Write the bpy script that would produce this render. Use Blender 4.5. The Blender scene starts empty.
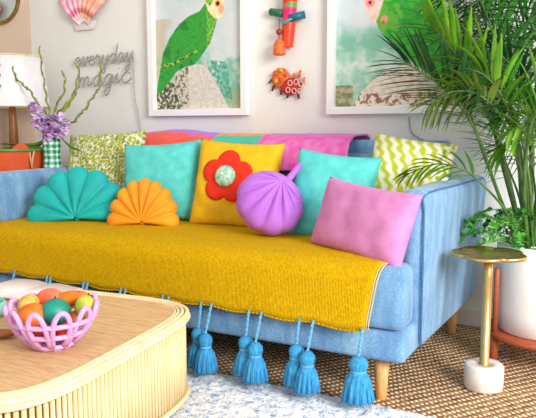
import bpy, bmesh, math, random
from mathutils import Vector, Matrix, noise
R = math.radians
PI = math.pi
random.seed(7)
SC = bpy.context.scene
COL = SC.collection

# ------------------------------------------------------------------ camera
F = 640.0; YAW = R(27.3); PITCH = R(7.04); H = .90
def ray(px, py):
    cx, cy = (px-268)/F, -(py-209)/F
    x = cx; y = math.cos(PITCH)+cy*math.sin(PITCH); z = -math.sin(PITCH)+cy*math.cos(PITCH)
    c, s = math.cos(YAW), math.sin(YAW)
    return (x*c-y*s, x*s+y*c, z)
def at(px, py, X=None, Y=None, Z=None):
    """a measured point of the photo on the plane X, Y or Z = const"""
    d = ray(px, py)
    t = X/d[0] if X is not None else Y/d[1] if Y is not None else (Z-H)/d[2]
    return Vector((d[0]*t, d[1]*t, H+d[2]*t))
cam = bpy.data.cameras.new('camera'); co = bpy.data.objects.new('camera', cam); COL.objects.link(co)
cam.sensor_width = 36; cam.sensor_fit = 'HORIZONTAL'; cam.lens = F*36/536
cam.clip_start = .02
co.location = (0, 0, H); co.rotation_euler = (PI/2-PITCH, 0, YAW)
SC.camera = co

# ------------------------------------------------------------------ materials
def lin(c):
    return tuple(((v/255)/12.92 if v/255 <= .04045 else ((v/255+.055)/1.055)**2.4) for v in c)
def nodes(name):
    m = bpy.data.materials.new(name); m.use_nodes = True
    nt = m.node_tree; b = nt.nodes['Principled BSDF']
    return m, nt, b
def coords(nt, scale=(1, 1, 1), rot=(0, 0, 0)):
    tc = nt.nodes.new('ShaderNodeTexCoord'); mp = nt.nodes.new('ShaderNodeMapping')
    mp.inputs['Scale'].default_value = scale; mp.inputs['Rotation'].default_value = rot
    nt.links.new(tc.outputs['Object'], mp.inputs['Vector'])
    return mp.outputs['Vector']
def tex_noise(nt, vec, scale, detail=3, rough=.6):
    n = nt.nodes.new('ShaderNodeTexNoise'); n.inputs['Scale'].default_value = scale
    n.inputs['Detail'].default_value = detail; n.inputs['Roughness'].default_value = rough
    nt.links.new(vec, n.inputs['Vector']); return n.outputs['Fac']
def ramp(nt, fac, stops):
    r = nt.nodes.new('ShaderNodeValToRGB'); nt.links.new(fac, r.inputs['Fac'])
    while len(r.color_ramp.elements) < len(stops): r.color_ramp.elements.new(.5)
    for e, (p, c) in zip(r.color_ramp.elements, stops):
        e.position = p; e.color = (*lin(c), 1)
    return r.outputs['Color']
def bump(nt, b, h, strength, dist=.004):
    bn = nt.nodes.new('ShaderNodeBump'); bn.inputs['Strength'].default_value = strength
    bn.inputs['Distance'].default_value = dist
    nt.links.new(h, bn.inputs['Height']); nt.links.new(bn.outputs['Normal'], b.inputs['Normal'])
def mat(name, c, rough=.6, c2=None, scale=60, bs=0, bscale=None, metal=0, sheen=0, aniso=(1, 1, 1), spec=.5, dist=.004):
    """a procedural material: two close colours mottled by noise, with noise bump"""
    m, nt, b = nodes(name)
    v = coords(nt, aniso)
    c2 = c2 or tuple(max(0, x*.93) for x in c)
    f = tex_noise(nt, v, scale)
    nt.links.new(ramp(nt, f, [(.35, c2), (.65, c)]), b.inputs['Base Color'])
    b.inputs['Roughness'].default_value = rough; b.inputs['Metallic'].default_value = metal
    b.inputs['Specular IOR Level'].default_value = spec
    if sheen:
        b.inputs['Sheen Weight'].default_value = sheen; b.inputs['Sheen Roughness'].default_value = .4
        b.inputs['Sheen Tint'].default_value = (*lin(c), 1)
    if bs: bump(nt, b, tex_noise(nt, v, bscale or scale*2), bs, dist)
    return m
def vcmat(name, rough=.8, bs=.3, bscale=150, sheen=0, spec=.3):
    """colours come from the pattern stored on the mesh"""
    m, nt, b = nodes(name)
    a = nt.nodes.new('ShaderNodeVertexColor'); a.layer_name = 'Col'
    nt.links.new(a.outputs['Color'], b.inputs['Base Color'])
    b.inputs['Roughness'].default_value = rough; b.inputs['Specular IOR Level'].default_value = spec
    if sheen: b.inputs['Sheen Weight'].default_value = sheen
    if bs: bump(nt, b, tex_noise(nt, coords(nt), bscale), bs)
    return m

M = {}
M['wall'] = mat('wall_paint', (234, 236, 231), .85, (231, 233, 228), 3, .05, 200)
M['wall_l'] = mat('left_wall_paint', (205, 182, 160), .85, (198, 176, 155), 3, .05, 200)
M['trim'] = mat('trim_paint', (240, 238, 234), .5, (235, 232, 228), 5)
M['white'] = mat('white_frame', (246, 245, 243), .45, (242, 241, 239), 8)
M['cable'] = mat('grey_cable', (178, 174, 168), .5)
M['neon'] = mat('unlit_tube', (138, 136, 130), .3, (168, 166, 160), 30)
M['brass'] = mat('brass', (226, 186, 122), .32, (210, 168, 104), 20, metal=1)
M['marble'] = mat('marble', (240, 236, 228), .35, (222, 214, 204), 14)
M['pot'] = mat('pot_ceramic', (244, 241, 236), .5, (238, 235, 230), 4)
M['legwood'] = mat('leg_wood', (226, 178, 110), .45, (206, 150, 82), 30, aniso=(4, 4, .5))
M['redwood'] = mat('red_wood', (186, 92, 52), .5, (160, 72, 40), 25, aniso=(1, 5, 5))
M['navy'] = mat('navy_fabric', (44, 52, 92), .9)
M['soil'] = mat('soil', (70, 50, 36), .95, (46, 32, 22), 60, .5)
M['leaf'] = mat('palm_leaf', (66, 142, 42), .4, (40, 108, 30), 12)
M['leafdark'] = mat('palm_leaf_dark', (34, 92, 40), .4, (20, 66, 28), 12)
M['leaflime'] = mat('palm_leaf_lime', (124, 176, 44), .42, (78, 142, 34), 12)
M['leafolive'] = mat('palm_leaf_olive', (116, 140, 52), .42, (80, 112, 40), 12)
M['stalk'] = mat('palm_stalk', (84, 122, 44), .45, (48, 80, 30), 20)
M['vine'] = mat('vine_leaf', (96, 178, 84), .4, (130, 204, 96), 20)
M['lilac'] = mat('lilac_ceramic', (220, 170, 224), .35, (208, 156, 214), 10)
M['tassel'] = mat('tassel_yarn', (66, 164, 212), .85, (34, 124, 182), 90, .6, 200, aniso=(2, 2, .3))
M['cord'] = mat('tassel_cord', (120, 190, 224), .85, (84, 160, 208), 200, .5)
M['amber'] = mat('amber_wood', (168, 112, 48), .3, (140, 88, 34), 10)
M['shade'] = mat('lamp_shade_linen', (240, 238, 240), .9, (234, 232, 236), 30)
M['shadetrim'] = mat('shade_trim', (236, 224, 168), .7)
M['orange'] = mat('orange_paint', (226, 94, 40), .5, (212, 80, 34), 12)
M['greenpaint'] = mat('green_paint', (96, 148, 60), .5, (70, 122, 48), 20)
M['rope'] = mat('pale_rope', (226, 184, 142), .8)
M['lime'] = mat('lime_glass', (170, 206, 40), .2)
M['coral'] = mat('coral_red', (226, 72, 40), .5, (240, 104, 60), 30)
def solid(n, c, rough=.6, **k):
    M[n] = mat(n, c, rough, **k); return M[n]

# sofa chenille
def chenille():
    m, nt, b = nodes('blue_chenille')
    v = coords(nt)
    big = tex_noise(nt, coords(nt, (1, 1, .3)), 16, 4); fine = tex_noise(nt, v, 260, 2)
    mx = nt.nodes.new('ShaderNodeMath'); mx.operation = 'MULTIPLY_ADD'
    mx.inputs[1].default_value = .55; nt.links.new(big, mx.inputs[0])
    m2 = nt.nodes.new('ShaderNodeMath'); m2.operation = 'MULTIPLY'; m2.inputs[1].default_value = .45
    nt.links.new(fine, m2.inputs[0]); nt.links.new(m2.outputs[0], mx.inputs[2])
    nt.links.new(ramp(nt, mx.outputs[0], [(.36, (86, 128, 172)), (.5, (112, 156, 196)), (.64, (150, 186, 214))]), b.inputs['Base Color'])
    b.inputs['Roughness'].default_value = .9; b.inputs['Specular IOR Level'].default_value = .2
    b.inputs['Sheen Weight'].default_value = .25
    bump(nt, b, fine, .35, .003)
    return m
M['sofa'] = chenille()

def knit_mustard():
    m, nt, b = nodes('mustard_knit')
    v = coords(nt)
    w = nt.nodes.new('ShaderNodeTexWave'); w.inputs['Scale'].default_value = 60; w.bands_direction = 'X'
    w.inputs['Distortion'].default_value = 3; w.inputs['Detail'].default_value = 2
    nt.links.new(v, w.inputs['Vector'])
    f = tex_noise(nt, v, 120, 3)
    nt.links.new(ramp(nt, f, [(.3, (188, 144, 2)), (.7, (222, 178, 12))]), b.inputs['Base Color'])
    b.inputs['Roughness'].default_value = .95; b.inputs['Specular IOR Level'].default_value = .1
    ad = nt.nodes.new('ShaderNodeMath'); ad.operation = 'ADD'
    nt.links.new(w.outputs['Fac'], ad.inputs[0]); nt.links.new(f, ad.inputs[1])
    bump(nt, b, ad.outputs[0], .5, .004)
    return m
M['mustard'] = knit_mustard()

def jute():
    m, nt, b = nodes('jute_weave')
    v = coords(nt, rot=(0, 0, R(38)))
    outs = []
    for d in ('X', 'Y'):
        w = nt.nodes.new('ShaderNodeTexWave'); w.bands_direction = d; w.inputs['Scale'].default_value = 11 if d == 'X' else 17
        w.inputs['Distortion'].default_value = 1.6; w.inputs['Detail'].default_value = 2; w.inputs['Detail Scale'].default_value = 6
        nt.links.new(v, w.inputs['Vector']); outs.append(w.outputs['Fac'])
    mu = nt.nodes.new('ShaderNodeMath'); mu.operation = 'MULTIPLY'
    nt.links.new(outs[0], mu.inputs[0]); nt.links.new(outs[1], mu.inputs[1])
    f = tex_noise(nt, v, 40, 3)
    mm = nt.nodes.new('ShaderNodeMath'); mm.operation = 'MULTIPLY_ADD'; mm.inputs[1].default_value = .55; mm.inputs[2].default_value = 0
    nt.links.new(f, mm.inputs[0])
    ad = nt.nodes.new('ShaderNodeMath'); ad.operation = 'ADD'
    nt.links.new(mu.outputs[0], ad.inputs[0]); nt.links.new(mm.outputs[0], ad.inputs[1])
    nt.links.new(ramp(nt, ad.outputs[0], [(.2, (96, 64, 42)), (.36, (172, 128, 88)), (.55, (218, 180, 136)), (.85, (246, 220, 184))]), b.inputs['Base Color'])
    b.inputs['Roughness'].default_value = .9; b.inputs['Specular IOR Level'].default_value = .2
    bump(nt, b, mu.outputs[0], 1, .008)
    return m
M['jute'] = jute()

def rug_white():
    m, nt, b = nodes('white_shag')
    v = coords(nt)
    f = tex_noise(nt, v, 38, 4, .7)
    nt.links.new(ramp(nt, f, [(.33, (120, 150, 190)), (.43, (206, 216, 232)), (.52, (246, 246, 246))]), b.inputs['Base Color'])
    b.inputs['Roughness'].default_value = .95; b.inputs['Specular IOR Level'].default_value = .1
    bump(nt, b, tex_noise(nt, v, 90, 3), .8, .01)
    return m
M['rug'] = rug_white()

def cane():
    m, nt, b = nodes('cane_top')
    v = coords(nt, (1, 1, 1))
    w = nt.nodes.new('ShaderNodeTexWave'); w.bands_direction = 'X'; w.inputs['Scale'].default_value = 70
    w.inputs['Distortion'].default_value = 2; nt.links.new(v, w.inputs['Vector'])
    v2 = coords(nt, (1.5, 14, 1)); f = tex_noise(nt, v2, 12, 4)
    mx = nt.nodes.new('ShaderNodeMath'); mx.operation = 'MULTIPLY_ADD'; mx.inputs[1].default_value = .35
    nt.links.new(w.outputs['Fac'], mx.inputs[0]); nt.links.new(f, mx.inputs[2])
    nt.links.new(ramp(nt, mx.outputs[0], [(.4, (184, 138, 88)), (.62, (214, 170, 116)), (.85, (234, 196, 146))]), b.inputs['Base Color'])
    b.inputs['Roughness'].default_value = .5
    bump(nt, b, w.outputs['Fac'], .3, .002)
    return m
M['cane'] = cane()
M['rattan'] = mat('pale_rattan', (248, 226, 184), .4, (236, 206, 158), 20)
M['reed'] = mat('reed', (240, 216, 166), .5, (222, 192, 138), 30, aniso=(3, 3, .3))
M['pill_aqua'] = mat('aqua_velvet', (96, 208, 202), .8, (78, 194, 188), 25, .25, 220, sheen=.3)
M['pill_pink'] = mat('pink_velvet', (212, 138, 190), .8, (200, 122, 178), 16, .3, 200, sheen=.4)
M['pill_mustard'] = mat('mustard_cotton', (232, 186, 8), .85, (220, 172, 2), 30, .25, 240)
M['sh_teal'] = mat('teal_velvet', (10, 178, 172), .7, (6, 160, 160), 10, .1, 160, sheen=.35)
M['sh_gold'] = mat('gold_velvet', (240, 158, 14), .7, (228, 140, 8), 10, .1, 160, sheen=.35)
M['sh_lilac'] = mat('lilac_velvet', (186, 116, 216), .7, (174, 102, 206), 10, .1, 160, sheen=.35)
M['red'] = mat('red_felt', (232, 46, 14), .85, (222, 38, 10), 40, .2)
M['knob'] = mat('mint_wool', (236, 234, 214), .95, (86, 196, 160), 45, .9, 120, dist=.01)
M['vc'] = vcmat('patterned_cloth', .9, .4, 140, .1)
M['print'] = vcmat('art_print', .55, 0)
M['glaze'] = vcmat('painted_glaze', .35, .15, 90)

# ------------------------------------------------------------------ mesh helpers
def obj(name, bm, m, parent=None, smooth=True, world=True, mods=None):
    me = bpy.data.meshes.new(name)
    if smooth is True:
        for f in bm.faces: f.smooth = True
    bm.to_mesh(me); bm.free()
    o = bpy.data.objects.new(name, me); COL.objects.link(o)
    if isinstance(m, (list, tuple)):
        for x in m: me.materials.append(x)
    else: me.materials.append(m)
    if parent is not None:
        o.parent = parent
        if world:
            root = parent
            T = Matrix.Identity(4)
            while root is not None:
                T = Matrix.Translation(-root.location) @ T; root = root.parent
            me.transform(T)
    if mods:
        for (t, kw) in mods:
            md = o.modifiers.new(t, t)
            for k, v in kw.items(): setattr(md, k, v)
    return o
BEV = lambda w, s=3: ('BEVEL', dict(width=w, segments=s, limit_method='ANGLE', angle_limit=R(35)))
def tag(o, label, cat, group=None):
    o['label'] = label; o['category'] = cat
    if group: o['group'] = group
    return o
def thing(name, label, cat, loc=(0, 0, 0), group=None):
    o = bpy.data.objects.new(name, None); COL.objects.link(o); o.location = loc
    o.empty_display_size = .05
    return tag(o, label, cat, group)
def base(o):
    """move a mesh's origin to the middle of its underside"""
    me = o.data
    xs = [v.co for v in me.vertices]
    c = Vector(((min(v.x for v in xs)+max(v.x for v in xs))/2, (min(v.y for v in xs)+max(v.y for v in xs))/2, min(v.z for v in xs)))
    me.transform(Matrix.Translation(-c)); o.location = o.location + c
    return o
def struct(name, bm, m, **k):
    o = obj(name, bm, m, None, **k); o['kind'] = 'structure'; return o
def box(bm, x0, x1, y0, y1, z0, z1):
    v = [bm.verts.new((x, y, z)) for z in (z0, z1) for x, y in ((x0, y0), (x1, y0), (x1, y1), (x0, y1))]
    for q in ((3, 2, 1, 0), (4, 5, 6, 7), (0, 1, 5, 4), (1, 2, 6, 5), (2, 3, 7, 6), (3, 0, 4, 7)):
        bm.faces.new([v[i] for i in q])
    return v
def hexa(bm, pts):
    v = [bm.verts.new(p) for p in pts]
    for q in ((3, 2, 1, 0), (4, 5, 6, 7), (0, 1, 5, 4), (1, 2, 6, 5), (2, 3, 7, 6), (3, 0, 4, 7)):
        bm.faces.new([v[i] for i in q])
def prism(bm, pts, z0, z1):
    a = [bm.verts.new((x, y, z0)) for x, y in pts]; b = [bm.verts.new((x, y, z1)) for x, y in pts]
    n = len(pts)
    bm.faces.new(a[::-1]); bm.faces.new(b)
    for i in range(n): bm.faces.new((a[i], a[(i+1) % n], b[(i+1) % n], b[i]))
def lathe(bm, prof, c=(0, 0, 0), n=32, caps=True, wob=None):
    rings = []
    for (r, z) in prof:
        ring = []
        for i in range(n):
            a = 2*PI*i/n; rr = r*(wob(a, z) if wob else 1)
            ring.append(bm.verts.new((c[0]+rr*math.cos(a), c[1]+rr*math.sin(a), c[2]+z)))
        rings.append(ring)
    for A, B in zip(rings, rings[1:]):
        for i in range(n): bm.faces.new((A[i], A[(i+1) % n], B[(i+1) % n], B[i]))
    if caps:
        bm.faces.new(rings[0][::-1]); bm.faces.new(rings[-1])
def tube(bm, pts, r, n=8, closed=False):
    pts = [Vector(p) for p in pts]; N = len(pts); rings = []
    rr = r if callable(r) else (lambda t: r)
    up = Vector((0, 0, 1)); prev = None
    for i, p in enumerate(pts):
        if closed: t = (pts[(i+1) % N]-pts[i-1]).normalized()
        else: t = (pts[min(i+1, N-1)]-pts[max(i-1, 0)]).normalized()
        if prev is None:
            a = t.cross(up)
            if a.length < .1: a = t.cross(Vector((1, 0, 0)))
        else: a = prev-t*prev.dot(t)
        a.normalize(); b = t.cross(a); prev = a
        q = rr(i/max(1, N-1))
        rings.append([bm.verts.new(p+a*q*math.cos(2*PI*k/n)+b*q*math.sin(2*PI*k/n)) for k in range(n)])
    for i in range(N if closed else N-1):
        A, B = rings[i], rings[(i+1) % N]
        sh = 0
        if closed and i == N-1:
            sh = min(range(n), key=lambda s: (A[0].co-B[s].co).length)
        for k in range(n): bm.faces.new((A[k], A[(k+1) % n], B[(k+1+sh) % n], B[(k+sh) % n]))
    if not closed:
        bm.faces.new(rings[0][::-1]); bm.faces.new(rings[-1])
def spline(P, n=8):
    P = [Vector(p) for p in P]; out = []
    for i in range(len(P)-1):
        p0 = P[max(i-1, 0)]; p1 = P[i]; p2 = P[i+1]; p3 = P[min(i+2, len(P)-1)]
        for k in range(n):
            t = k/n
            out.append(.5*((2*p1)+(p2-p0)*t+(2*p0-5*p1+4*p2-p3)*t*t+(3*p1-p0-3*p2+p3)*t**3))
    out.append(P[-1]); return out
def ball(bm, c, r, sx=1, sy=1, sz=1, u=16, v=10, rot=None, fn=None):
    c = Vector(c); rows = []
    for j in range(1, v):
        th = PI*j/v; row = []
        for i in range(u):
            a = 2*PI*i/u
            d = Vector((math.sin(th)*math.cos(a), math.sin(th)*math.sin(a), math.cos(th)))
            k = fn(d) if fn else 1
            p = Vector((d.x*sx, d.y*sy, d.z*sz))*r*k
            if rot: p = rot @ p
            row.append(bm.verts.new(c+p))
        rows.append(row)
    tp = Vector((0, 0, r*sz)); bt = Vector((0, 0, -r*sz))
    if rot: tp = rot @ tp; bt = rot @ bt
    T = bm.verts.new(c+tp); B = bm.verts.new(c+bt)
    for i in range(u):
        bm.faces.new((T, rows[0][i], rows[0][(i+1) % u])); bm.faces.new((B, rows[-1][(i+1) % u], rows[-1][i]))
    for A, C in zip(rows, rows[1:]):
        for i in range(u): bm.faces.new((A[i], C[i], C[(i+1) % u], A[(i+1) % u]))
def paint(o, fn):
    me = o.data; at_ = me.color_attributes.new('Col', 'FLOAT_COLOR', 'POINT')
    for v in me.vertices:
        at_.data[v.index].color = (*lin(fn(v.co)), 1)
def mixc(a, b, t):
    t = max(0, min(1, t)); return tuple(x+(y-x)*t for x, y in zip(a, b))
def inpoly(x, y, P):
    r = False; n = len(P)
    for i in range(n):
        x1, y1 = P[i]; x2, y2 = P[(i+1) % n]
        if (y1 > y) != (y2 > y) and x < (x2-x1)*(y-y1)/(y2-y1)+x1: r = not r
    return r
def nz(x, y, z=0, s=1): return noise.fractal(Vector((x*s, y*s, z)), .8, 2.0, 4)
new = bmesh.new

# ------------------------------------------------------------------ the room
YW = 2.947; XL = -3.178
b = new(); box(b, XL-.1, 1.6, YW, YW+.1, 0, 2.6); struct('wall_back', b, M['wall'], smooth=False)
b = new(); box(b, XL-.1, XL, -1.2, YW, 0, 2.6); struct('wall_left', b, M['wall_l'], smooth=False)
b = new(); box(b, XL-.1, 1.6, -1.2, YW+.1, -.1, 0); struct('floor', b, mat('floor_boards', (196, 160, 122), .5, (176, 140, 104), 12, aniso=(1, 8, 1)), smooth=False)
b = new(); box(b, XL, 1.6, YW-.016, YW, .012, .10); struct('baseboard_back', b, M['trim'], smooth=False, mods=[BEV(.005)])
b = new(); box(b, XL, XL+.016, -1.2, YW-.016, .012, .10); struct('baseboard_left', b, M['trim'], smooth=False, mods=[BEV(.005)])
b = new(); box(b, -.272, -.20, YW-.02, YW, .10, 2.6); struct('trim_1', b, M['trim'], smooth=False, mods=[BEV(.005)])

# ------------------------------------------------------------------ rugs
b = new(); box(b, -2.95, .95, -.6, 2.925, .0, .012)
tag(base(obj('jute_rug', b, M['jute'], smooth=False)), 'large brown and cream braided jute rug under the sofa and side table', 'rug')
b = new(); nx, ny = 260, 150
X0, X1, Y0, Y1 = -2.75, .05, .25, 1.925
g = []
for j in range(ny+1):
    row = []
    for i in range(nx+1):
        x = X0+(X1-X0)*i/nx; y = Y0+(Y1-Y0)*j/ny
        e = min(1, min(i, nx-i, j, ny-j)/2.5)
        x2 = x+.008*noise.noise(Vector((x*40, y*40, 2))); y2 = y+.012*noise.noise(Vector((x*45, y*45, 9)))
        row.append(b.verts.new((x2, y2, .0125+e*(.007+.011*abs(noise.noise(Vector((x*42, y*42, 0))))+.006*noise.noise(Vector((x*95, y*95, 4)))))))
    g.append(row)
for j in range(ny):
    for i in range(nx): b.faces.new((g[j][i], g[j][i+1], g[j+1][i+1], g[j+1][i]))
tag(base(obj('shag_rug', b, M['rug'])), 'shaggy white rug flecked with blue under the coffee table', 'rug')

# ------------------------------------------------------------------ sofa
sofa = thing('sofa', 'blue chenille sofa with slim arms and tapered wooden legs', 'sofa', (-1.49, 2.4, .012))
SL, SR = -2.50, -.512
b = new(); prism(b, [(SL, 1.925), (SR, 1.925), (SR+.02, 2.86), (SL-.02, 2.86)], .16, .262)
obj('base_frame', b, M['sofa'], sofa, mods=[BEV(.018)])
b = new(); prism(b, [(SL, 1.915), (SR, 1.915), (SR, 2.045), (-.575, 2.055), (-.575, 2.62), (-2.41, 2.62), (-2.41, 2.055), (SL, 2.045)], .266, .472)
obj('seat_cushion', b, M['sofa'], sofa, mods=[BEV(.045, 5)])
for s in (1, -1):
    cx = -1.4925
    def P(x, y, z): return (cx+s*(x-cx), y, z)
    pts = [P(-.575, 2.085, .16), P(-.492, 2.085, .16), P(-.450, 2.872, .16), P(-.575, 2.872, .16),
           P(-.575, 2.02, .708), P(-.480, 2.02, .708), P(-.412, 2.872, .71), P(-.575, 2.872, .71)]
    if s < 0: pts = [pts[i] for i in (1, 0, 3, 2, 5, 4, 7, 6)]
    b = new(); hexa(b, pts)
    a_ = obj('arm', b, M['sofa'], sofa, mods=[BEV(.042, 6)])
    # seam piping down the arm front, outer edge
    b = new(); tube(b, spline([P(-.499, 2.087, .17), P(-.492, 2.055, .45), P(-.488, 2.037, .63), P(-.490, 2.060, .692), P(-.462, 2.4, .698), P(-.430, 2.82, .698)], 6), .0035, 6)
    obj('piping', b, mat('blue_piping', (74, 112, 160), .9), a_)
b = new(); hexa(b, [(-2.41, 2.64, .26), (-.575, 2.64, .26), (-.575, 2.865, .26), (-2.41, 2.865, .26),
                    (-2.41, 2.70, .855), (-.565, 2.70, .855), (-.565, 2.875, .855), (-2.41, 2.875, .855)])
obj('backrest', b, M['sofa'], sofa, mods=[BEV(.03, 4)])
for k in range(2):
    x0 = -2.405+k*.916; x1 = x0+.906
    b = new(); hexa(b, [(x0, 2.55, .474), (x1, 2.55, .474), (x1, 2.655, .474), (x0, 2.655, .474),
                        (x0, 2.64, .80), (x1, 2.64, .80), (x1, 2.70, .80), (x0, 2.70, .80)])
    obj('back_cushion', b, M['sofa'], sofa, mods=[BEV(.035, 5)])
for (x, y) in ((-.60, 1.985), (-.535, 2.80), (-2.38, 1.985), (-2.45, 2.80)):
    b = new(); lathe(b, [(.016, 0), (.018, .004), (.025, .148)], (x, y, .012), 20)
    obj('leg', b, M['legwood'], sofa)

# ------------------------------------------------------------------ mustard throw with tassels
throw = thing('throw_blanket', 'mustard knitted throw with blue tassels spread over the sofa seat', 'throw', (-1.55, 2.2, .48))
def throw_pt(u, v):
    """u 0..1 left to right, v 0..1 back to hem"""
    prof = [(0, 2.505, .480), (.3, 2.30, .482), (.58, 2.08, .482), (.68, 2.0, .481), (.76, 1.945, .474), (.80, 1.918, .458), (.84, 1.9045, .43), (.90, 1.900, .37)]
    hem = .298+(.266-.298)*u + .004*math.sin(u*PI*2*9.2)
    xr = -.572-(.056*max(0, min(1, (v-.62)/.36)))
    x = -2.40-.045*min(1, max(0, (v-.7)/.2))+u*(xr+2.40+.045*min(1, max(0, (v-.7)/.2)))
    if v >= .90:
        t = (v-.90)/.10; y = 1.900-.006*t; z = .37+(hem-.37)*t
    else:
        for (a, ya, za), (c, yc, zc) in zip(prof, prof[1:]):
            if a <= v <= c:
                t = (v-a)/(c-a); y = ya+(yc-ya)*t; z = za+(zc-za)*t; break
    w = noise.noise(Vector((x*7, v*7, 3)))
    if v < .75: z += .004*abs(w)
    else: y -= .004+.004*w
    return Vector((x, y, z))
b = new(); NU, NV = 90, 50; g = [[b.verts.new(throw_pt(i/NU, j/NV)) for i in range(NU+1)] for j in range(NV+1)]
for j in range(NV):
    for i in range(NU): b.faces.new((g[j+1][i], g[j+1][i+1], g[j][i+1], g[j][i]))
obj('throw_cloth', b, M['mustard'], throw, mods=[('SOLIDIFY', dict(thickness=.006, offset=1))])
# knotted yarn edge down the right side and along the hem
b = new()
for off in (.003, .011):
    tube(b, [throw_pt(1, .1+.9*k/40)+Vector((off, -.004, .003)) for k in range(41)], .0022, 6)
obj('edge_cord', b, mat('edge_yarn', (226, 196, 120), .9), throw)
b = new()
for k in range(120):
    p = throw_pt(k/119, 1)+Vector((0, -.006, -.002)); q = throw_pt(min(1, (k+1)/119), 1)+Vector((0, -.006, -.002))
    if k < 119: tube(b, [p, q], .0028, 5)
obj('hem_cord', b, M['mustard'], throw)
def tassel(x, z_top, z_bot, big=1.0, yo=0, sd=0):
    rnd = random.Random(sd)
    y = 1.850+yo
    L = z_top-z_bot
    b = new(); r = .0255*big
    hz = z_top-.02
    prof = [(.004, z_top), (r*.6, z_top-.004), (r*.95, z_top-.016), (r, z_top-.028), (r*.86, z_top-.042), (r*.74, z_top-.047), (r*.9, z_top-.055),
            (r*1.25, z_top-.075), (r*1.45, z_bot+.03), (r*1.62, z_bot+.006), (r*1.3, z_bot)]
    prof = prof[::-1]
    wob = lambda a, z: 1+(.11*math.sin(13*a+sd)+.05*math.sin(29*a+sd*2)) * min(1, max(0, (z_top-.05-z)/.04))
    lathe(b, prof, (x, y, 0), 52, True, wob)
    t = obj('tassel', b, M['tassel'], throw)
    # loose strands at the foot of the skirt
    b = new()
    for i in range(34):
        a = 2*PI*i/34+rnd.random()*.1
        rr = r*(1.55+.22*rnd.random()); l = .012*rnd.random()
        tube(b, [(x+r*.8*math.cos(a), y+r*.8*math.sin(a), z_top-.055), (x+rr*.8*math.cos(a), y+rr*.8*math.sin(a), z_bot+.045), (x+rr*math.cos(a), y+rr*math.sin(a), max(.03, z_bot+.004-l))], .0016, 4)
    obj('strands', b, M['tassel'], t)
    b = new()
    for k in range(3):
        tube(b, [(x+r*.78*math.cos(2*PI*i/24), y+r*.78*math.sin(2*PI*i/24), z_top-.0455+.003*(k-1)) for i in range(24)], .002, 5, closed=True)
    obj('binding', b, M['cord'], t)
    # twisted cord up to the hem
    u = (x+2.445)/(2.445-.628); hemp = throw_pt(max(0, min(1, u)), 1)
    b = new()
    for ph in (0, PI):
        pts = []
        for k in range(25):
            q = k/24; z = z_top-.004+(hemp.z+.012-z_top)*q; yy = y+(hemp.y-.009-y)*q
            pts.append((x+.0028*math.cos(q*16+ph), yy+.0028*math.sin(q*16+ph), z))
        tube(b, pts, .0028, 6)
    obj('cord', b, M['cord'], t)
tpos = []
for px in (14, 46, 50, 82, 86, 119, 124, 161, 167, 199.5, 210, 247, 260, 298, 312):
    p = at(px, 300, Y=1.87); tpos.append(p.x)
for i, x in enumerate(tpos):
    left = (px, i)
    j = i % 2
    zt = .168 if j == 1 else .162
    tassel(x, .198 if j else .190, .062 if j else .056, 1.02, -.014 if j == 0 else .010, i)
tassel(throw_pt(1, 1).x-.007, .196, .052, 1.2, 0, 31)

# ------------------------------------------------------------------ cushions
def orient(o, c, yaw=0, lean=0, roll=0):
    o.matrix_world = Matrix.Translation(c) @ Matrix.Rotation(R(yaw), 4, 'Z') @ Matrix.Rotation(R(-lean), 4, 'X') @ Matrix.Rotation(R(roll), 4, 'Y')
def cushion_bm(w, h, t, seed=0, n=34, pinch=.07, wr=.006):
    b = new(); fr = {}; bk = {}
    for j in range(n+1):
        for i in range(n+1):
            u = -1+2*i/n; v = -1+2*j/n
            x = u*w/2*(1-pinch*(1-v*v)*abs(u)**2); z = v*h/2*(1-pinch*(1-u*u)*abs(v)**2)
            d = ((1-u**4)*(1-v**4))**.5
            e = (1-u*u)**.35*(1-v*v)**.35 if abs(u) < 1 and abs(v) < 1 else 0
            wri = wr*noise.noise(Vector((x*14+seed, z*14, seed)))+wr*.6*noise.noise(Vector((x*5+seed*2, (z+x)*16, seed)))
            y = t/2*(.45*d+.55*e)+wri*min(1, e*1.6)
            edge = i in (0, n) or j in (0, n)
            fr[i, j] = b.verts.new((x, -y, z))
            bk[i, j] = fr[i, j] if edge else b.verts.new((x, y*.9, z))
    for j in range(n):
        for i in range(n):
            b.faces.new((fr[i, j], fr[i+1, j], fr[i+1, j+1], fr[i, j+1]))
            q = (bk[i, j], bk[i, j+1], bk[i+1, j+1], bk[i+1, j])
            if len(set(q)) == 4:
                try: b.faces.new(q)
                except ValueError: pass
    return b
def edge_piping(w, h, pinch=.07, r=.004, n=40):
    pts = []
    for s in range(4):
        for k in range(n):
            q = -1+2*k/n
            u, v = ((q, -1), (1, q), (-q, 1), (-1, -q))[s]
            pts.append((u*w/2*(1-pinch*(1-v*v)*abs(u)**2), 0, v*h/2*(1-pinch*(1-u*u)*abs(v)**2)))
    b = new(); tube(b, pts, r, 6, closed=True); return b
def cushion(name, label, px, py, Y, w, h, t, m, yaw, lean, roll, seed, pat=None, pipe=None, shear=0):
    o = obj(name, cushion_bm(w, h, t, seed), m)
    if pat: paint(o, pat)
    if shear: o.data.transform(Matrix(((1, 0, shear, 0), (0, 1, 0, 0), (0, 0, 1, 0), (0, 0, 0, 1))))
    orient(o, at(px, py, Y=Y), yaw, lean, roll)
    tag(o, label, 'pillow', None)
    if pipe:
        e = obj('piping', edge_piping(w, h), pipe, o, world=False)
    return o
GRN = (150, 178, 40); CRM = (240, 238, 214)
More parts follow.
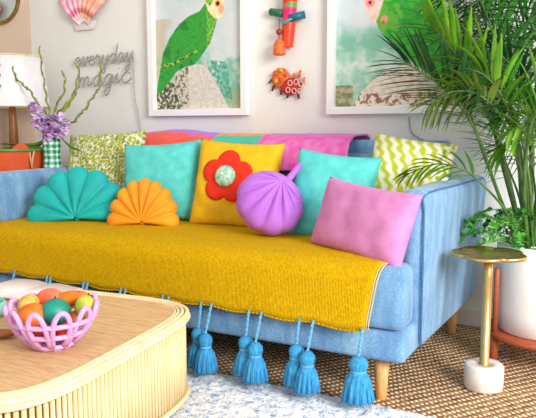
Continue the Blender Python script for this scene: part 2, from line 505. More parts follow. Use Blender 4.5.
def pat_leaf(co):
    a = noise.noise(Vector((co.x*52, co.z*52, 1))); c = noise.noise(Vector((co.x*80, co.z*80, 5)))
    if a > .06: return (166, 172, 60)
    if a < -.2: return (124, 146, 74)
    if c > .05: return (214, 204, 128)
    return (240, 236, 216)
def pat_rib(co):
    q = (co.x*1.0+co.z*.5)*2*PI/.044
    s = .95*math.sin(q+.7*math.sin(co.z*150))+.35*math.sin(co.z*170+co.x*60)+.5*noise.noise(Vector((co.x*50, co.z*50, 2)))
    c = mixc(CRM, (190, 196, 52), (s+.45)*1.0)
    if co.x > .08:
        f = noise.noise(Vector((co.x*60, co.z*44, 8)))
        if f > .15: c = mixc(c, (120, 150, 40), min(1, (co.x-.08)/.06))
        elif f < -.15: c = mixc(c, (250, 240, 226), min(1, (co.x-.08)/.06))
    return c
def dense(name, bmf, *a): return bmf(*a)
cb = cushion_bm
# left patterned
def pillow_pat(label, px, py, Y, w, h, t, yaw, lean, roll, seed, pat):
    o = obj('throw_pillow', cushion_bm(w, h, t, seed, n=90, wr=.006), M['vc'])
    paint(o, pat); orient(o, at(px, py, Y=Y), yaw, lean, roll); tag(o, label, 'pillow'); return o
pillow_pat('green and cream leafy patterned pillow behind the teal shell cushion', 104, 170, 2.50, .46, .40, .12, 6, 17, -3, 3, pat_leaf)
pillow_pat('lime and cream ribbed pillow in the right corner of the sofa', 407, 178, 2.50, .335, .33, .12, 4, 18, 8, 9, pat_rib)
cushion('throw_pillow', 'square aqua pillow behind the mustard shell cushion', 162, 182, 2.425, .40, .385, .12, M['pill_aqua'], 12, 15, -4, 1)
cushion('throw_pillow', 'square aqua pillow between the lilac shell cushion and the pink pillow', 331.5, 198, 2.37, .345, .375, .13, M['pill_aqua'], 8, 16, 6, 5)
cushion('lumbar_pillow', 'pink velvet lumbar pillow leaning against the right sofa arm', 362.5, 221.5, 2.07, .43, .258, .12, M['pill_pink'], -24, 14, 4.5, 6, shear=.06)
fp = thing('flower_pillow', 'mustard yellow square pillow with a big red felt flower', 'pillow')
orient(fp, at(236, 185, Y=2.43), 8, 15, 3)
o = obj('pillow_cover', cushion_bm(.405, .40, .13, 12), M['pill_mustard'], fp, world=False)
b = new()
def front_y(x, z, w=.405, h=.40, t=.13):
    u = 2*x/w; v = 2*z/h
    d = ((1-u**4)*(1-v**4))**.5; e = (1-u*u)**.35*(1-v*v)**.35
    return -(t/2*(.45*d+.55*e))
fx, fz = -.020, .022
NA, NR = 90, 10; rings = []
for j in range(NR+1):
    ring = []
    for i in range(NA):
        a = 2*PI*i/NA
        rad = .122*(.74+.26*abs(math.cos(3*(a-PI/6)))**.7) if False else .118*(.70+.30*abs(math.sin(2.5*(a+R(18))))**.75)
        rr = rad*j/NR
        x = fx+rr*math.cos(a); z = fz+rr*math.sin(a)
        ring.append(b.verts.new((x, front_y(x, z)-(.0085 if j < NR else .003), z)))
    rings.append(ring)
for A, B in zip(rings, rings[1:]):
    for i in range(NA): b.faces.new((A[i], A[(i+1) % NA], B[(i+1) % NA], B[i]))
bmesh.ops.remove_doubles(b, verts=b.verts, dist=1e-5)
obj('felt_flower', b, M['red'], fp, world=False, mods=[('SOLIDIFY', dict(thickness=.004, offset=-1))])
b = new(); ball(b, (fx, front_y(fx, fz)-.022, fz), .046, 1, .55, 1, 32, 20, fn=lambda d: 1+.05*noise.noise(d*6))
k = obj('flower_center', b, M['knob'], fp, world=False)

def shell_bm(W, Hh, t, n, A=100, back=.8, hinge=.03, ear=True, thin=.45, na=None, scal=.10, fade=.25):
    """fan shaped cushion: hinge at the origin, lobes spread around +Z, soft side to -Y"""
    b = new(); na = na or n*10; nr = 22; fr = []; bk = []
    for i in range(na+1):
        q = i/na; a = R(-A+2*A*q); lob = abs(math.sin(PI*n*q))**.6
        Rr = (1-scal+scal*lob)
        F1 = []; F2 = []
        for j in range(nr+1):
            r = j/nr
            rad = hinge+(1-hinge)*r
            x = W/2*Rr*rad*math.sin(a); z = Hh*Rr*rad*math.cos(a)
            prof = (max(0, 1-r**2.8))**.5*(thin+(1-thin)*r**.45)
            am = .36*min(1, r/fade)
            y = t/2*prof*(1-am*(1-lob))
            if i in (0, na): y = 0 if j else 0
            F1.append(b.verts.new((x, -y-(.004 if y else 0), z)))
            F2.append(F1[-1] if (i in (0, na) or j == nr) else b.verts.new((x, y*back+.004, z)))
        fr.append(F1); bk.append(F2)
    for i in range(na):
        for j in range(nr):
            q = (fr[i][j], fr[i+1][j], fr[i+1][j+1], fr[i][j+1]); b.faces.new(q)
            q = (bk[i][j], bk[i][j+1], bk[i+1][j+1], bk[i+1][j])
            q2 = []
            for v in q:
                if v not in q2: q2.append(v)
            if len(q2) >= 3:
                try: b.faces.new(q2)
                except ValueError: pass
    # rounded plug that closes the hinge
    ball(b, (0, 0, 0), 1, .012, t*.21, .012, 16, 10)
    bmesh.ops.recalc_face_normals(b, faces=b.faces)
    return b
def shell(label, px, py, Y, W, Hh, t, n, m, yaw, lean, roll, seam, A=100, **kw):
    o = obj('shell_cushion', shell_bm(W, Hh, t, n, A, **kw), m)
    orient(o, at(px, py, Y=Y), yaw, lean, roll); tag(o, label, 'pillow')
    # stitched seam lines between the lobes
    b = new()
    th = kw.get('thin', .45); hg = kw.get('hinge', .03); sc = kw.get('scal', .10); fd = kw.get('fade', .25)
    for k in range(1, n):
        a = R(-A+2*A*k/n); pts = []
        for j in range(1, 21):
            r = j/21; rad = hg+(1-hg)*r
            prof = (max(0, 1-r**2.8))**.5*(th+(1-th)*r**.45)
            if r < fd*.6: continue
            pts.append((W/2*(1-sc)*rad*math.sin(a), -t/2*prof*(1-.36*min(1, r/fd))-.0052, Hh*(1-sc)*rad*math.cos(a)))
        tube(b, pts, .0016, 5)
    obj('seams', b, seam, o, world=False)
    return o
shell('teal velvet scallop shell cushion beside the left sofa arm', 78, 219, 2.18, .475, .245, .14, 7, M['sh_teal'], 24, 14, -3, mat('teal_seam', (60, 206, 196), .8), A=98)
shell('mustard velvet scallop shell cushion in front of the aqua pillow', 143, 223, 2.22, .325, .200, .115, 9, M['sh_gold'], 22, 14, 0, mat('gold_seam', (250, 196, 70), .8), A=98)
def pebble_shell(rho, d, zs, t, n):
    """rounded cushion whose grooves fan out from a hinge near its upper rim"""
    b = new(); na = 120; nr = 20; sides = ([], [])
    def prof(a, r):
        q = (a+R(100))/R(200); inside = 0 < q < 1
        lob = abs(math.sin(PI*n*q))**.6 if inside else 1
        edge = 1+(.05*(lob-1) if inside else 0)
        Ra = (d*math.cos(a)+math.sqrt(rho*rho-(d*math.sin(a))**2))*edge
        am = .34*min(1, r/.45)*min(1, max(0, (R(100)-abs(a))/R(25)))
        x, z = Ra*r*math.sin(a), Ra*r*math.cos(a)
        dd = math.hypot(x, z-d)/rho
        return x, t/2*max(0, 1-min(1, dd/.995)**2.6)**.5*(1-am*(1-lob)), z*zs
    c0 = [b.verts.new((0, -prof(0, 0)[1], 0)), b.verts.new((0, prof(0, 0)[1], 0))]
    for i in range(na):
        an = -PI+2*PI*i/na; f = []; k = []
        for j in range(1, nr+1):
            x, y, z = prof(an, j/nr)
            if j == nr: y = 0
            f.append(b.verts.new((x, -y, z))); k.append(f[-1] if j == nr else b.verts.new((x, y, z)))
        sides[0].append(f); sides[1].append(k)
    for si, S in enumerate(sides):
        for i in range(na):
            A, B = S[i], S[(i+1) % na]
            b.faces.new((c0[si], A[0], B[0]))
            for j in range(nr-1): b.faces.new((A[j], A[j+1], B[j+1], B[j]))
    bmesh.ops.recalc_face_normals(b, faces=b.faces)
    bs = new()
    for k in range(1, n):
        an = -R(100)+R(200)*k/n; P = []
        for j in range(6, 20):
            x, y, z = prof(an, j/20); P.append((x, -y-.001, z))
        tube(bs, P, .0015, 5)
    return b, bs
b, bs = pebble_shell(.142, .105, .88, .165, 9)
lil = obj('shell_cushion', b, M['sh_lilac'])
orient(lil, at(284, 185, Y=2.26), 20, 22, 216); tag(lil, 'lilac velvet shell cushion lying tilted against the flower pillow', 'pillow')
obj('seams', bs, mat('lilac_seam', (150, 84, 190), .8), lil, world=False)
b = new(); tube(b, [(0, 0, .03), (0, 0, .0), (.0, -.002, -.06), (0, -.004, -.105)], lambda t: .017-.006*t, 14)
obj('shell_tip', b, M['sh_lilac'], lil, world=False)

# ------------------------------------------------------------------ striped blanket over the sofa back
bx0, bx1 = at(118, 150, Y=2.70).x, at(356, 150, Y=2.70).x
b = new(); NU, NV = 150, 40; g = []
def bl_pt(u, v):
    x = bx0+(bx1-bx0)*u
    prof = [(0, 2.585, .70), (.3, 2.60, .80), (.42, 2.625, .842), (.52, 2.67, .868), (.62, 2.72, .876), (.8, 2.85, .876), (.9, 2.893, .86), (1, 2.897, .66)]
    for (a, ya, za), (c, yc, zc) in zip(prof, prof[1:]):
        if a <= v <= c:
            t = (v-a)/(c-a); y = ya+(yc-ya)*t; z = za+(zc-za)*t; break
    w = noise.noise(Vector((x*6, v*5, 1))); w2 = noise.noise(Vector((x*22, v*5, 7)))
    if v < .45: y -= .006+.008*abs(w)+.004*abs(w2)
    if .3 < v < .9: z += .006*abs(w)+.004*abs(w2)
    if v < .3: z += .02*math.sin(x*9)*(1-v/.3)
    if .3 < v < .9: z += .022*math.exp(-((x+1.93)/.16)**2)*math.sin((v-.3)/.6*PI)
    return Vector((x, y, z))
for j in range(NV+1): g.append([b.verts.new(bl_pt(i/NU, j/NV)) for i in range(NU+1)])
for j in range(NV):
    for i in range(NU): b.faces.new((g[j][i], g[j][i+1], g[j+1][i+1], g[j+1][i]))
bl = obj('striped_blanket', b, M['vc'], mods=[('SOLIDIFY', dict(thickness=.008, offset=0))])
def pat_bl(co):
    s = co.x+.5*(co.z-.86)+.03*noise.noise(Vector((co.x*8, co.y*8, 0)))
    d = (co.z-.86)-.35*(co.y-2.62) if False else co.z
    x1 = at(215, 140, Y=2.65).x; x2 = at(262, 140, Y=2.65).x
    n = .006*noise.noise(Vector((co.x*20, co.y*20, 0)))
    if co.x < x1:
        if co.y > 2.665+n*4-.12*(co.x+1.7): return (176, 116, 216)
        if co.y > 2.64+n*3-.1*(co.x+1.7): return (216, 104, 160)
        return (236, 92, 76)
    if co.x < x2:
        if co.y > 2.75+n*3: return (250, 166, 96)
        if co.y > 2.67+n*3: return (236, 150, 84)
        if co.z > .80: return (76, 188, 160)
        return (240, 120, 60)
    if co.y > 2.70+n*4: return (216, 120, 204)
    q = noise.noise(Vector((co.x*30, co.z*30, co.y*30)))
    return mixc((232, 88, 176), (226, 130, 190), .5+q)
paint(bl, pat_bl); tag(bl, 'purple, coral, teal and pink blanket draped over the sofa back', 'blanket')

# ------------------------------------------------------------------ coffee table
def squircle(cx, cy, hx, hy, n, N, off=0):
    P = []
    for i in range(N):
        a = 2*PI*i/N; c, s = math.cos(a), math.sin(a)
        P.append((cx+(hx+off)*math.copysign(abs(c)**(2/n), c), cy+(hy+off)*math.copysign(abs(s)**(2/n), s)))
    # resample evenly
    L = [0]
    for i in range(N): L.append(L[-1]+math.dist(P[i], P[(i+1) % N]))
    out = []
    for k in range(N):
        t = L[-1]*k/N; i = max(0, next(j for j in range(N+1) if L[j] >= t)-1)
        q = (t-L[i])/max(1e-9, L[i+1]-L[i]); a, c = P[i], P[(i+1) % N]
        x, y = a[0]+(c[0]-a[0])*q-cx, a[1]+(c[1]-a[1])*q-cy; C6, S6 = math.cos(R(6)), math.sin(R(6))
        out.append((cx+x*C6-y*S6, cy+x*S6+y*C6))
    return out
TCX, TCY, THX, THY, TE = -1.545, 1.275, .465, .465, 5.0
ct = thing('coffee_table', 'low square coffee table with rounded corners, cane top and reeded rattan sides', 'coffee table', (TCX, TCY, .02))
b = new(); prism(b, squircle(TCX, TCY, THX, THY, TE, 120, -.022), .045, .30); obj('table_body', b, mat('reed_gap', (120, 84, 46), .7), ct)
N = 190
b = new(); P = squircle(TCX, TCY, THX, THY, TE, N, -.018)
for i in range(N):
    x, y = P[i]; x2, y2 = P[(i+1) % N]
    r = math.dist((x, y), (x2, y2))*.37
    for q in range(1):
        tube(b, [(x, y, .05), (x, y, .286)], r, 8)
obj('reeded_side', b, M['reed'], ct)
b = new(); prism(b, squircle(TCX, TCY, THX, THY, TE, 140, -.045), .298, .318); obj('table_top', b, M['cane'], ct, smooth=False)
b = new()
for off, z, r in ((-.006, .300, .0075), (-.009, .313, .007), (-.022, .3165, .006), (-.033, .3170, .0048), (-.042, .3170, .0045)):
    tube(b, [(x, y, z) for x, y in squircle(TCX, TCY, THX, THY, TE, 120, off)], r, 10, closed=True)
obj('rim', b, M['rattan'], ct)
b = new(); tube(b, [(x, y, .048) for x, y in squircle(TCX, TCY, THX, THY, TE, 120, -.010)], .008, 10, closed=True)
obj('bottom_rim', b, M['rattan'], ct)

# ------------------------------------------------------------------ bowl of woven colours on the coffee table
BW = at(51, 346, Z=.318); BW = at(50, 350, Z=.318)+Vector((-.014, .028, 0)); BW.z = .318
bowl = thing('lattice_bowl', 'lilac open lattice ceramic bowl standing on the coffee table', 'bowl', BW)
def bowl_r(z):  # z 0..1
    return .050+.068*math.sin(min(1, z)*PI/2)**.9
HB = .112
b = new()
n = 11
for k in range(n):
    a0 = 2*PI*k/n
    pts = []
    for j in range(33):
        q = j/32; s = math.sin(q*PI)
        z = min(1, 1.25*s**.75) if False else s**.62
        da = (q-.5)*2*PI/n*1.18*(.62+.38*(s))
        da = (-math.cos(q*PI))*PI/n*.80
        rr = bowl_r(z)
        pts.append((BW.x+rr*math.cos(a0+da), BW.y+rr*math.sin(a0+da), BW.z+.008+HB*z))
    tube(b, pts, .0072, 8)
obj('looped_rim', b, M['lilac'], bowl)
b = new()
for z in (.05, .36, .66):
    rr = bowl_r(z)
    tube(b, [(BW.x+rr*math.cos(2*PI*i/48), BW.y+rr*math.sin(2*PI*i/48), BW.z+.008+HB*z) for i in range(48)], .0068, 8, closed=True)
obj('lattice_ring', b, M['lilac'], bowl)
b = new(); lathe(b, [(.001, .002), (.05, 0.0), (.054, .006), (.05, .010), (.001, .010)], BW, 32, False); obj('bowl_foot', b, M['lilac'], bowl)
def fruit(name, label, dx, dy, dz, r, m, sx=1, sy=1, sz=1, rz=0, ry=0, stem=None, cat='ornament', grp=None):
    c = BW+Vector((dx, dy, dz+.012))
    rot = Matrix.Rotation(R(rz), 3, 'Z') @ Matrix.Rotation(R(ry), 3, 'Y')
    b = new(); ball(b, (0, 0, 0), r, sx, sy, sz, 28, 18, rot=rot)
    o = obj(name, b, m); o.location = c
    tag(o, label, cat, grp or 'decorative fruit in the lilac bowl')
    if stem:
        b = new(); tube(b, [rot @ Vector((0, 0, r*sz*.96)), rot @ Vector((.002, 0, r*sz*1.18))], .0028, 6); obj('stem', b, stem, o, world=False)
    return o
solid('f_teal', (28, 148, 128), .45, c2=(20, 120, 104), scale=14); solid('f_orange', (240, 134, 26), .5, c2=(226, 88, 16), scale=22)
solid('f_coral', (234, 92, 58), .5, c2=(240, 130, 90), scale=16); solid('f_yellow', (236, 190, 90), .5, c2=(210, 150, 60), scale=30)
solid('f_green', (150, 176, 52), .5, c2=(216, 196, 70), scale=26); solid('f_red', (196, 40, 26), .4, c2=(168, 26, 20), scale=20)
solid('f_blue', (22, 96, 130), .4, c2=(16, 80, 110), scale=20); solid('f_brown', (110, 70, 34), .6)
ST = M['f_brown']
fr_ = mathx = R(27.3)
def cd(r_, f_): return (r_*math.cos(YAW)-f_*math.sin(YAW), r_*math.sin(YAW)+f_*math.cos(YAW))   # right / away as seen from the room's front
x, y = cd(.012, -.012); fruit('decorative_fruit', 'round teal green fruit in the middle of the lilac bowl', x, y, .088, .040, M['f_teal'], sz=.9, stem=ST)
x, y = cd(-.045, -.030); fruit('decorative_fruit', 'bright orange fruit on the left side of the lilac bowl', x, y, .078, .036, M['f_orange'], 1, 1, 1.15, 30, 60, ST)
x, y = cd(.03, .055); fruit('decorative_fruit', 'long orange yellow gourd lying across the back of the lilac bowl', x, y, .105, .022, M['f_orange'], 1, 1, 2.6, 20, 80, ST)
x, y = cd(-.028, .064); fruit('decorative_fruit', 'coral red fruit at the back of the lilac bowl', x, y, .102, .030, M['f_coral'], 1, 1, 1.35, 20, 84)
x, y = cd(.083, .012); fruit('decorative_fruit', 'yellow green fruit at the right edge of the lilac bowl', x, y, .096, .026, M['f_green'], 1, 1, 1.2, 60, 20, ST)
x, y = cd(-.072, .022); fruit('decorative_fruit', 'pale yellow brown fruit at the left edge of the lilac bowl', x, y, .096, .028, M['f_yellow'], 1, 1, 1.15, 100, 60, ST)
x, y = cd(-.02, -.048); fruit('decorative_fruit', 'small dark red fruit low behind the front loops of the bowl', x, y, .036, .026, M['f_red'])
x, y = cd(.046, -.040); fruit('decorative_fruit', 'small deep red fruit low at the right front of the bowl', x, y, .040, .027, M['f_red'])
x, y = cd(.012, .012); fruit('decorative_fruit', 'dark blue fruit at the bottom of the lilac bowl', x, y, .036, .025, M['f_blue'])
x, y = cd(.058, .02); fruit('decorative_fruit', 'orange fruit under the gourd in the lilac bowl', x, y, .058, .024, M['f_orange'])

# things beside the bowl on the table
b = new(); c0 = at(5, 303, Z=.322)
bk = thing('magazine', 'white open magazine on the back left of the coffee table', 'magazine', (-1.80, 1.60, .327))
b = new()
for s in (0, 1):
    g = []
    for i in range(13):
        q = i/12; x = -1.80+(q*.17 if s else -q*.17); z = .3265+.014*math.sin(min(1, q*1.6)*PI*.5+.2)*(1-q*.75)+.002
        g.append([b.verts.new((x, 1.49, z)), b.verts.new((x, 1.70, z)), b.verts.new((x, 1.49, .3265)), b.verts.new((x, 1.70, .3265))])
    for A, B in zip(g, g[1:]):
        b.faces.new((A[0], B[0], B[1], A[1])); b.faces.new((A[2], A[3], B[3], B[2])); b.faces.new((A[0], A[2], B[2], B[0])); b.faces.new((A[1], B[1], B[3], A[3]))
    b.faces.new((g[-1][0], g[-1][2], g[-1][3], g[-1][1]))
bmesh.ops.recalc_face_normals(b, faces=b.faces)
obj('pages', b, mat('page_paper', (250, 240, 238), .7, (242, 226, 224), 8), bk)
b = new(); lathe(b, [(.001, .0), (.05, 0), (.062, .02), (.056, .045), (.05, .045), (.055, .02), (.045, .008), (.001, .008)], (-1.685, 1.335, .3195), 36, False)
tag(base(obj('small_dish', b, mat('aqua_glaze', (112, 214, 190), .3, (150, 226, 206), 14))), 'pale aqua dish at the left picture edge beside the lilac bowl', 'dish')
b = new(); ball(b, (0, 0, 0), 1, .05, .024, .011, 24, 12, rot=Matrix.Rotation(R(30), 3, 'Z'))
o = obj('wooden_spoon_rest', b, mat('brown_wood', (176, 104, 44), .5)); o.location = (-1.475, 1.205, .331)
tag(o, 'small brown wooden piece on the coffee table at the left edge', 'ornament')

# ------------------------------------------------------------------ brass side table
sx, sy = -.313, 2.235
st = thing('side_table', 'small brass drink table with scalloped top and white marble base', 'side table', (sx, sy, .013))
b = new(); lathe(b, [(.060, 0), (.066, .006), (.066, .080), (.060, .087), (.024, .087), (.022, .078), (.001, .078)], (sx, sy, .013), 40, True); obj('marble_base', b, M['marble'], st)
b = new(); lathe(b, [(.0215, .0895), (.0215, .0935), (.016, .0955), (.015, .4), (.015, .470)], (sx, sy, 0), 28); obj('pole', b, M['brass'], st)
b = new(); N = 120
wob = lambda a, z: .80+.20*abs(math.cos(2.5*(a+.35)))**.6
lathe(b, [(.03, .470), (.122, .476), (.127, .480), (.127, .487), (.121, .490), (.117, .4845), (.001, .4845)], (sx, sy, 0), N, False, wob)
obj('scalloped_top', b, M['brass'], st)

# ------------------------------------------------------------------ planter, stand, plants
PX, PY, PR = -.160, 2.60, .172
ps = thing('plant_stand', 'reddish wooden plant stand under the white planter', 'plant stand', (PX, PY, .012))
b = new(); lathe(b, [(.20, .118), (.205, .122), (.205, .134), (.20, .138)], (PX, PY, 0), 48); obj('round_shelf', b, M['redwood'], ps)
for k in range(4):
    a = R(215+90*k); x = PX+.19*math.cos(a); y = PY+.19*math.sin(a)
    b = new(); lathe(b, [(.014, .0125), (.018, .122)], (x, y, 0), 14); obj('leg', b, M['redwood'], ps)
    b = new(); x = PX+.1905*math.cos(a); y = PY+.1905*math.sin(a); lathe(b, [(.010, .134), (.010, .38), (.006, .386)], (x, y, 0), 12); obj('upright', b, M['redwood'], ps)
pl = thing('planter', 'round white planter pot at the right beside the sofa', 'planter', (PX, PY, .1385))
b = new(); lathe(b, [(.150, .1385), (.158, .143), (.170, .22), (.174, .47), (.170, .476), (.162, .47), (.160, .43), (.001, .43)], (PX, PY, 0), 56, True); obj('pot', b, M['pot'], pl)
b = new(); ball(b, (PX, PY, .425), .156, 1, 1, .08, 32, 10, fn=lambda d: 1+.03*noise.noise(d*9)); obj('soil', b, M['soil'], pl)

palm = thing('areca_palm', 'tall green palm with arching feathery fronds in the white planter', 'plant', (PX, PY, .43))
def leaflet(b, p, d, L, w, droop, rnd, seg=5, mi=0):
    d = d.normalized(); side = d.cross(Vector((0, 0, 1)))
    if side.length < .1: side = Vector((1, 0, 0))
    side.normalize()
    prev = None; pos = p.copy(); dd = d.copy()
    for k in range(seg+1):
        t = k/seg; ww = w*(math.sin(PI*min(.98, .12+t*.88))**.7)*(.5 if k == 0 else 1)
        up = side.cross(dd).normalized()
        fold = up*ww*.35
        if pos.y > YW-.03: pos.y = YW-.03-.002*rnd.random()
        A = pos-side*ww+fold; C = pos+side*ww+fold
        for q in (A, C): q.y = min(q.y, YW-.024)
        cur = (b.verts.new(A), b.verts.new(pos), b.verts.new(C))
        if prev:
            for (m0, m1, n0, n1) in ((prev[0], prev[1], cur[0], cur[1]), (prev[1], prev[2], cur[1], cur[2])):
                f = b.faces.new((m0, m1, n1, n0)); f.material_index = mi
        prev = cur
        dd = (dd+Vector((0, 0, -droop/seg))).normalized(); pos = pos+dd*L/seg
def frond(ctrl, n, L, w, m, start=.4, droop=.5, ang=50, seed=0, r0=.0062, plane=None, both=True):
    rnd = random.Random(seed)
    P = spline([at(a, c, Y=y) for a, c, y in ctrl], 14)
    for p in P: p.y = min(p.y, YW-.05)
    N = len(P)
    bs = new(); tube(bs, P, lambda t: r0*(1-.8*t)+.0012, 7)
    b = new()
    for k in range(n):
        t = start+(1-start)*(k+.5)/n; i = min(N-2, int(t*(N-1))); f = t*(N-1)-i
        p = P[i].lerp(P[i+1], f); T = (P[i+1]-P[i]).normalized()
        s0 = T.cross(Vector((-.25, -1, .1)) if plane is None else Vector(plane)).normalized()
        q = (t-start)/(1-start)
        l = L*(.55+.75*math.sin(PI*(.22+.68*q)))*(.9+.2*rnd.random())
        for sgn in (1, -1):
            an = R(ang*(1-.45*q)+rnd.uniform(-7, 7))
            out = Vector((0, -1, 0))*rnd.uniform(-.15, .35)
            d = T*math.cos(an)+s0*sgn*math.sin(an)+out
            leaflet(b, p, d, l, w*(.8+.4*rnd.random()), droop*(.7+.6*rnd.random()), rnd)
    # terminal leaflet
    leaflet(b, P[-1]-(P[-1]-P[-2])*.2, P[-1]-P[-2], L*.7, w, droop, rnd)
    fo = obj('frond', b, m, palm)
    obj('stalk', bs, M['stalk'], fo)
G, D, LM = M['leaf'], M['leafdark'], M['leaflime']
frond([(519, 246, 2.52), (497, 190, 2.45), (476, 132, 2.38), (455, 100, 2.32), (430, 78, 2.28), (404, 62, 2.25)], 23, 0.162, 0.0081, D, .46, .25, 46, 1)
frond([(522, 246, 2.50), (506, 212, 2.42), (488, 190, 2.36), (464, 170, 2.32), (436, 164, 2.28), (408, 174, 2.26)], 9, .085, .013, LM, .50, .6, 30, 2, r0=0.0043)
frond([(524, 246, 2.55), (508, 180, 2.5), (490, 120, 2.45), (472, 80, 2.4), (452, 50, 2.35), (432, 26, 2.3)], 19, 0.180, 0.0087, LM, .42, .6, 42, 3, r0=0.0072)
frond([(527, 246, 2.58), (519, 160, 2.58), (508, 90, 2.55), (492, 30, 2.52), (470, -24, 2.5)], 22, 0.190, 0.0087, G, .36, .5, 50, 4, r0=0.0079)
frond([(530, 246, 2.6), (531, 160, 2.65), (527, 90, 2.7), (518, 30, 2.72), (506, -40, 2.72)], 22, 0.190, 0.0085, G, .34, .5, 52, 5, r0=0.0079)
frond([(534, 246, 2.6), (545, 150, 2.6), (545, 80, 2.6), (530, 20, 2.6), (505, -10, 2.6), (470, -20, 2.6)], 22, 0.209, 0.0085, D, .40, .7, 60, 6)
frond([(536, 246, 2.6), (555, 170, 2.5), (566, 100, 2.45), (560, 40, 2.4), (540, -8, 2.35), (505, -30, 2.3)], 20, 0.209, 0.0085, G, .36, .6, 55, 7)
frond([(518, 246, 2.56), (499, 196, 2.62), (482, 150, 2.70), (468, 104, 2.76), (462, 66, 2.8), (464, 30, 2.82)], 18, 0.152, 0.0084, LM, .48, .4, 48, 8, r0=0.0058)
frond([(532, 246, 2.55), (524, 170, 2.45), (512, 120, 2.38), (498, 90, 2.32), (482, 74, 2.3), (464, 68, 2.28)], 16, 0.162, 0.0085, LM, .45, .9, 46, 9)
frond([(526, 246, 2.66), (520, 180, 2.72), (518, 120, 2.8), (522, 80, 2.84), (530, 40, 2.86)], 18, 0.162, 0.0081, D, .38, .4, 50, 10, r0=0.0072)
frond([(538, 246, 2.62), (546, 190, 2.6), (548, 150, 2.6), (542, 120, 2.58), (528, 104, 2.55)], 12, 0.152, 0.0084, G, .45, .7, 50, 11)
frond([(528, 246, 2.5), (524, 190, 2.4), (528, 140, 2.34), (540, 100, 2.3), (560, 70, 2.26)], 14, 0.152, 0.0084, LM, .45, .7, 46, 12, r0=0.0072)
frond([(530, 246, 2.7), (540, 140, 2.75), (520, 50, 2.8), (492, 4, 2.82), (452, -10, 2.84)], 22, 0.218, 0.0085, D, .42, .6, 62, 14)
frond([(531, 246, 2.55), (524, 200, 2.5), (514, 150, 2.42), (498, 112, 2.36), (476, 94, 2.3), (452, 92, 2.26), (430, 104, 2.24)], 20, .115, .008, M['leafolive'], .52, 1.0, 60, 21, r0=0.0043)
frond([(533, 246, 2.6), (536, 205, 2.55), (531, 165, 2.5), (516, 142, 2.46), (500, 146, 2.44)], 12, .13, .0085, LM, .45, .8, 50, 22, r0=0.0043)
frond([(524, 246, 2.6), (512, 190, 2.6), (500, 140, 2.6), (490, 100, 2.6), (484, 60, 2.6), (486, 20, 2.6)], 20, .17, .0085, G, .42, .6, 48, 23, r0=0.0058)
frond([(530, 246, 2.66), (533, 140, 2.7), (524, 80, 2.72), (504, 46, 2.74), (478, 32, 2.74), (448, 36, 2.74)], 20, .17, .008, D, .42, .8, 62, 24, r0=0.0058)
frond([(536, 246, 2.6), (541, 190, 2.55), (541, 150, 2.5), (534, 118, 2.46), (520, 104, 2.42), (504, 106, 2.4)], 14, .14, .0085, G, .42, .9, 55, 25, r0=0.0050)
frond([(524, 246, 2.62), (508, 188, 2.62), (498, 150, 2.62), (492, 118, 2.64), (496, 90, 2.66)], 12, .13, .0085, LM, .45, .5, 46, 26, r0=0.0050)

frond([(532, 246, 2.5), (530, 190, 2.44), (522, 140, 2.4), (510, 104, 2.36), (494, 80, 2.34), (476, 70, 2.32)], 18, .12, .0075, G, .40, .7, 58, 31, r0=.0055)
frond([(534, 246, 2.55), (538, 180, 2.5), (536, 130, 2.46), (526, 90, 2.44), (510, 64, 2.42), (492, 50, 2.4)], 20, .13, .0078, D, .38, .7, 58, 32, r0=.0055)
frond([(537, 246, 2.5), (550, 190, 2.42), (552, 150, 2.38), (544, 128, 2.36), (528, 122, 2.34), (512, 130, 2.32)], 14, .11, .0078, LM, .42, .9, 58, 33, r0=.005)
frond([(535, 246, 2.62), (543, 170, 2.62), (548, 110, 2.62), (544, 60, 2.62), (530, 30, 2.62), (512, 18, 2.62)], 20, .15, .0078, G, .38, .6, 58, 34, r0=.006)
frond([(528, 246, 2.68), (520, 200, 2.74), (508, 168, 2.8), (496, 140, 2.84), (488, 112, 2.86)], 14, .11, .0075, D, .40, .4, 52, 35, r0=.005)
# trailing plant at the pot rim
tp = thing('trailing_plant', 'bushy small leaved green plant spilling over the left rim of the planter', 'plant', (PX-.13, PY-.08, .46))
rnd = random.Random(5)
for k in range(13):
    a = rnd.uniform(R(140), R(262)); s0 = Vector((PX+.10*math.cos(a)*rnd.uniform(.6, 1.1), PY+.10*math.sin(a), .435))
    reach = rnd.uniform(.05, .19); hgt = rnd.uniform(.05, .16)
    dirv = Vector((math.cos(a), math.sin(a), 0))
    P = spline([s0, s0+dirv*reach*.4+Vector((0, 0, hgt)), s0+dirv*reach+Vector((0, 0, hgt*1.05)), s0+dirv*reach*1.3+Vector((0, 0, hgt*.55))], 6)
    b = new(); tube(b, P, .0022, 5)
    for i, p in enumerate(P[3:]):
        for s in range(3):
            d = Vector((rnd.uniform(-1, 1), rnd.uniform(-1, 1), rnd.uniform(-.2, .9)))
            L = rnd.uniform(.022, .036); d.normalize(); sd = d.cross(Vector((0, 0, 1))).normalized(); n_ = sd.cross(d)
            q = [p, p+d*L*.35+sd*L*.34+n_*.002, p+d*L*.75+sd*L*.26, p+d*L, p+d*L*.75-sd*L*.26, p+d*L*.35-sd*L*.34+n_*.002]
            b.faces.new([b.verts.new(v) for v in q])
    obj('sprig', b, M['vine'] if k % 4 else M['leaf'], tp, smooth=False)

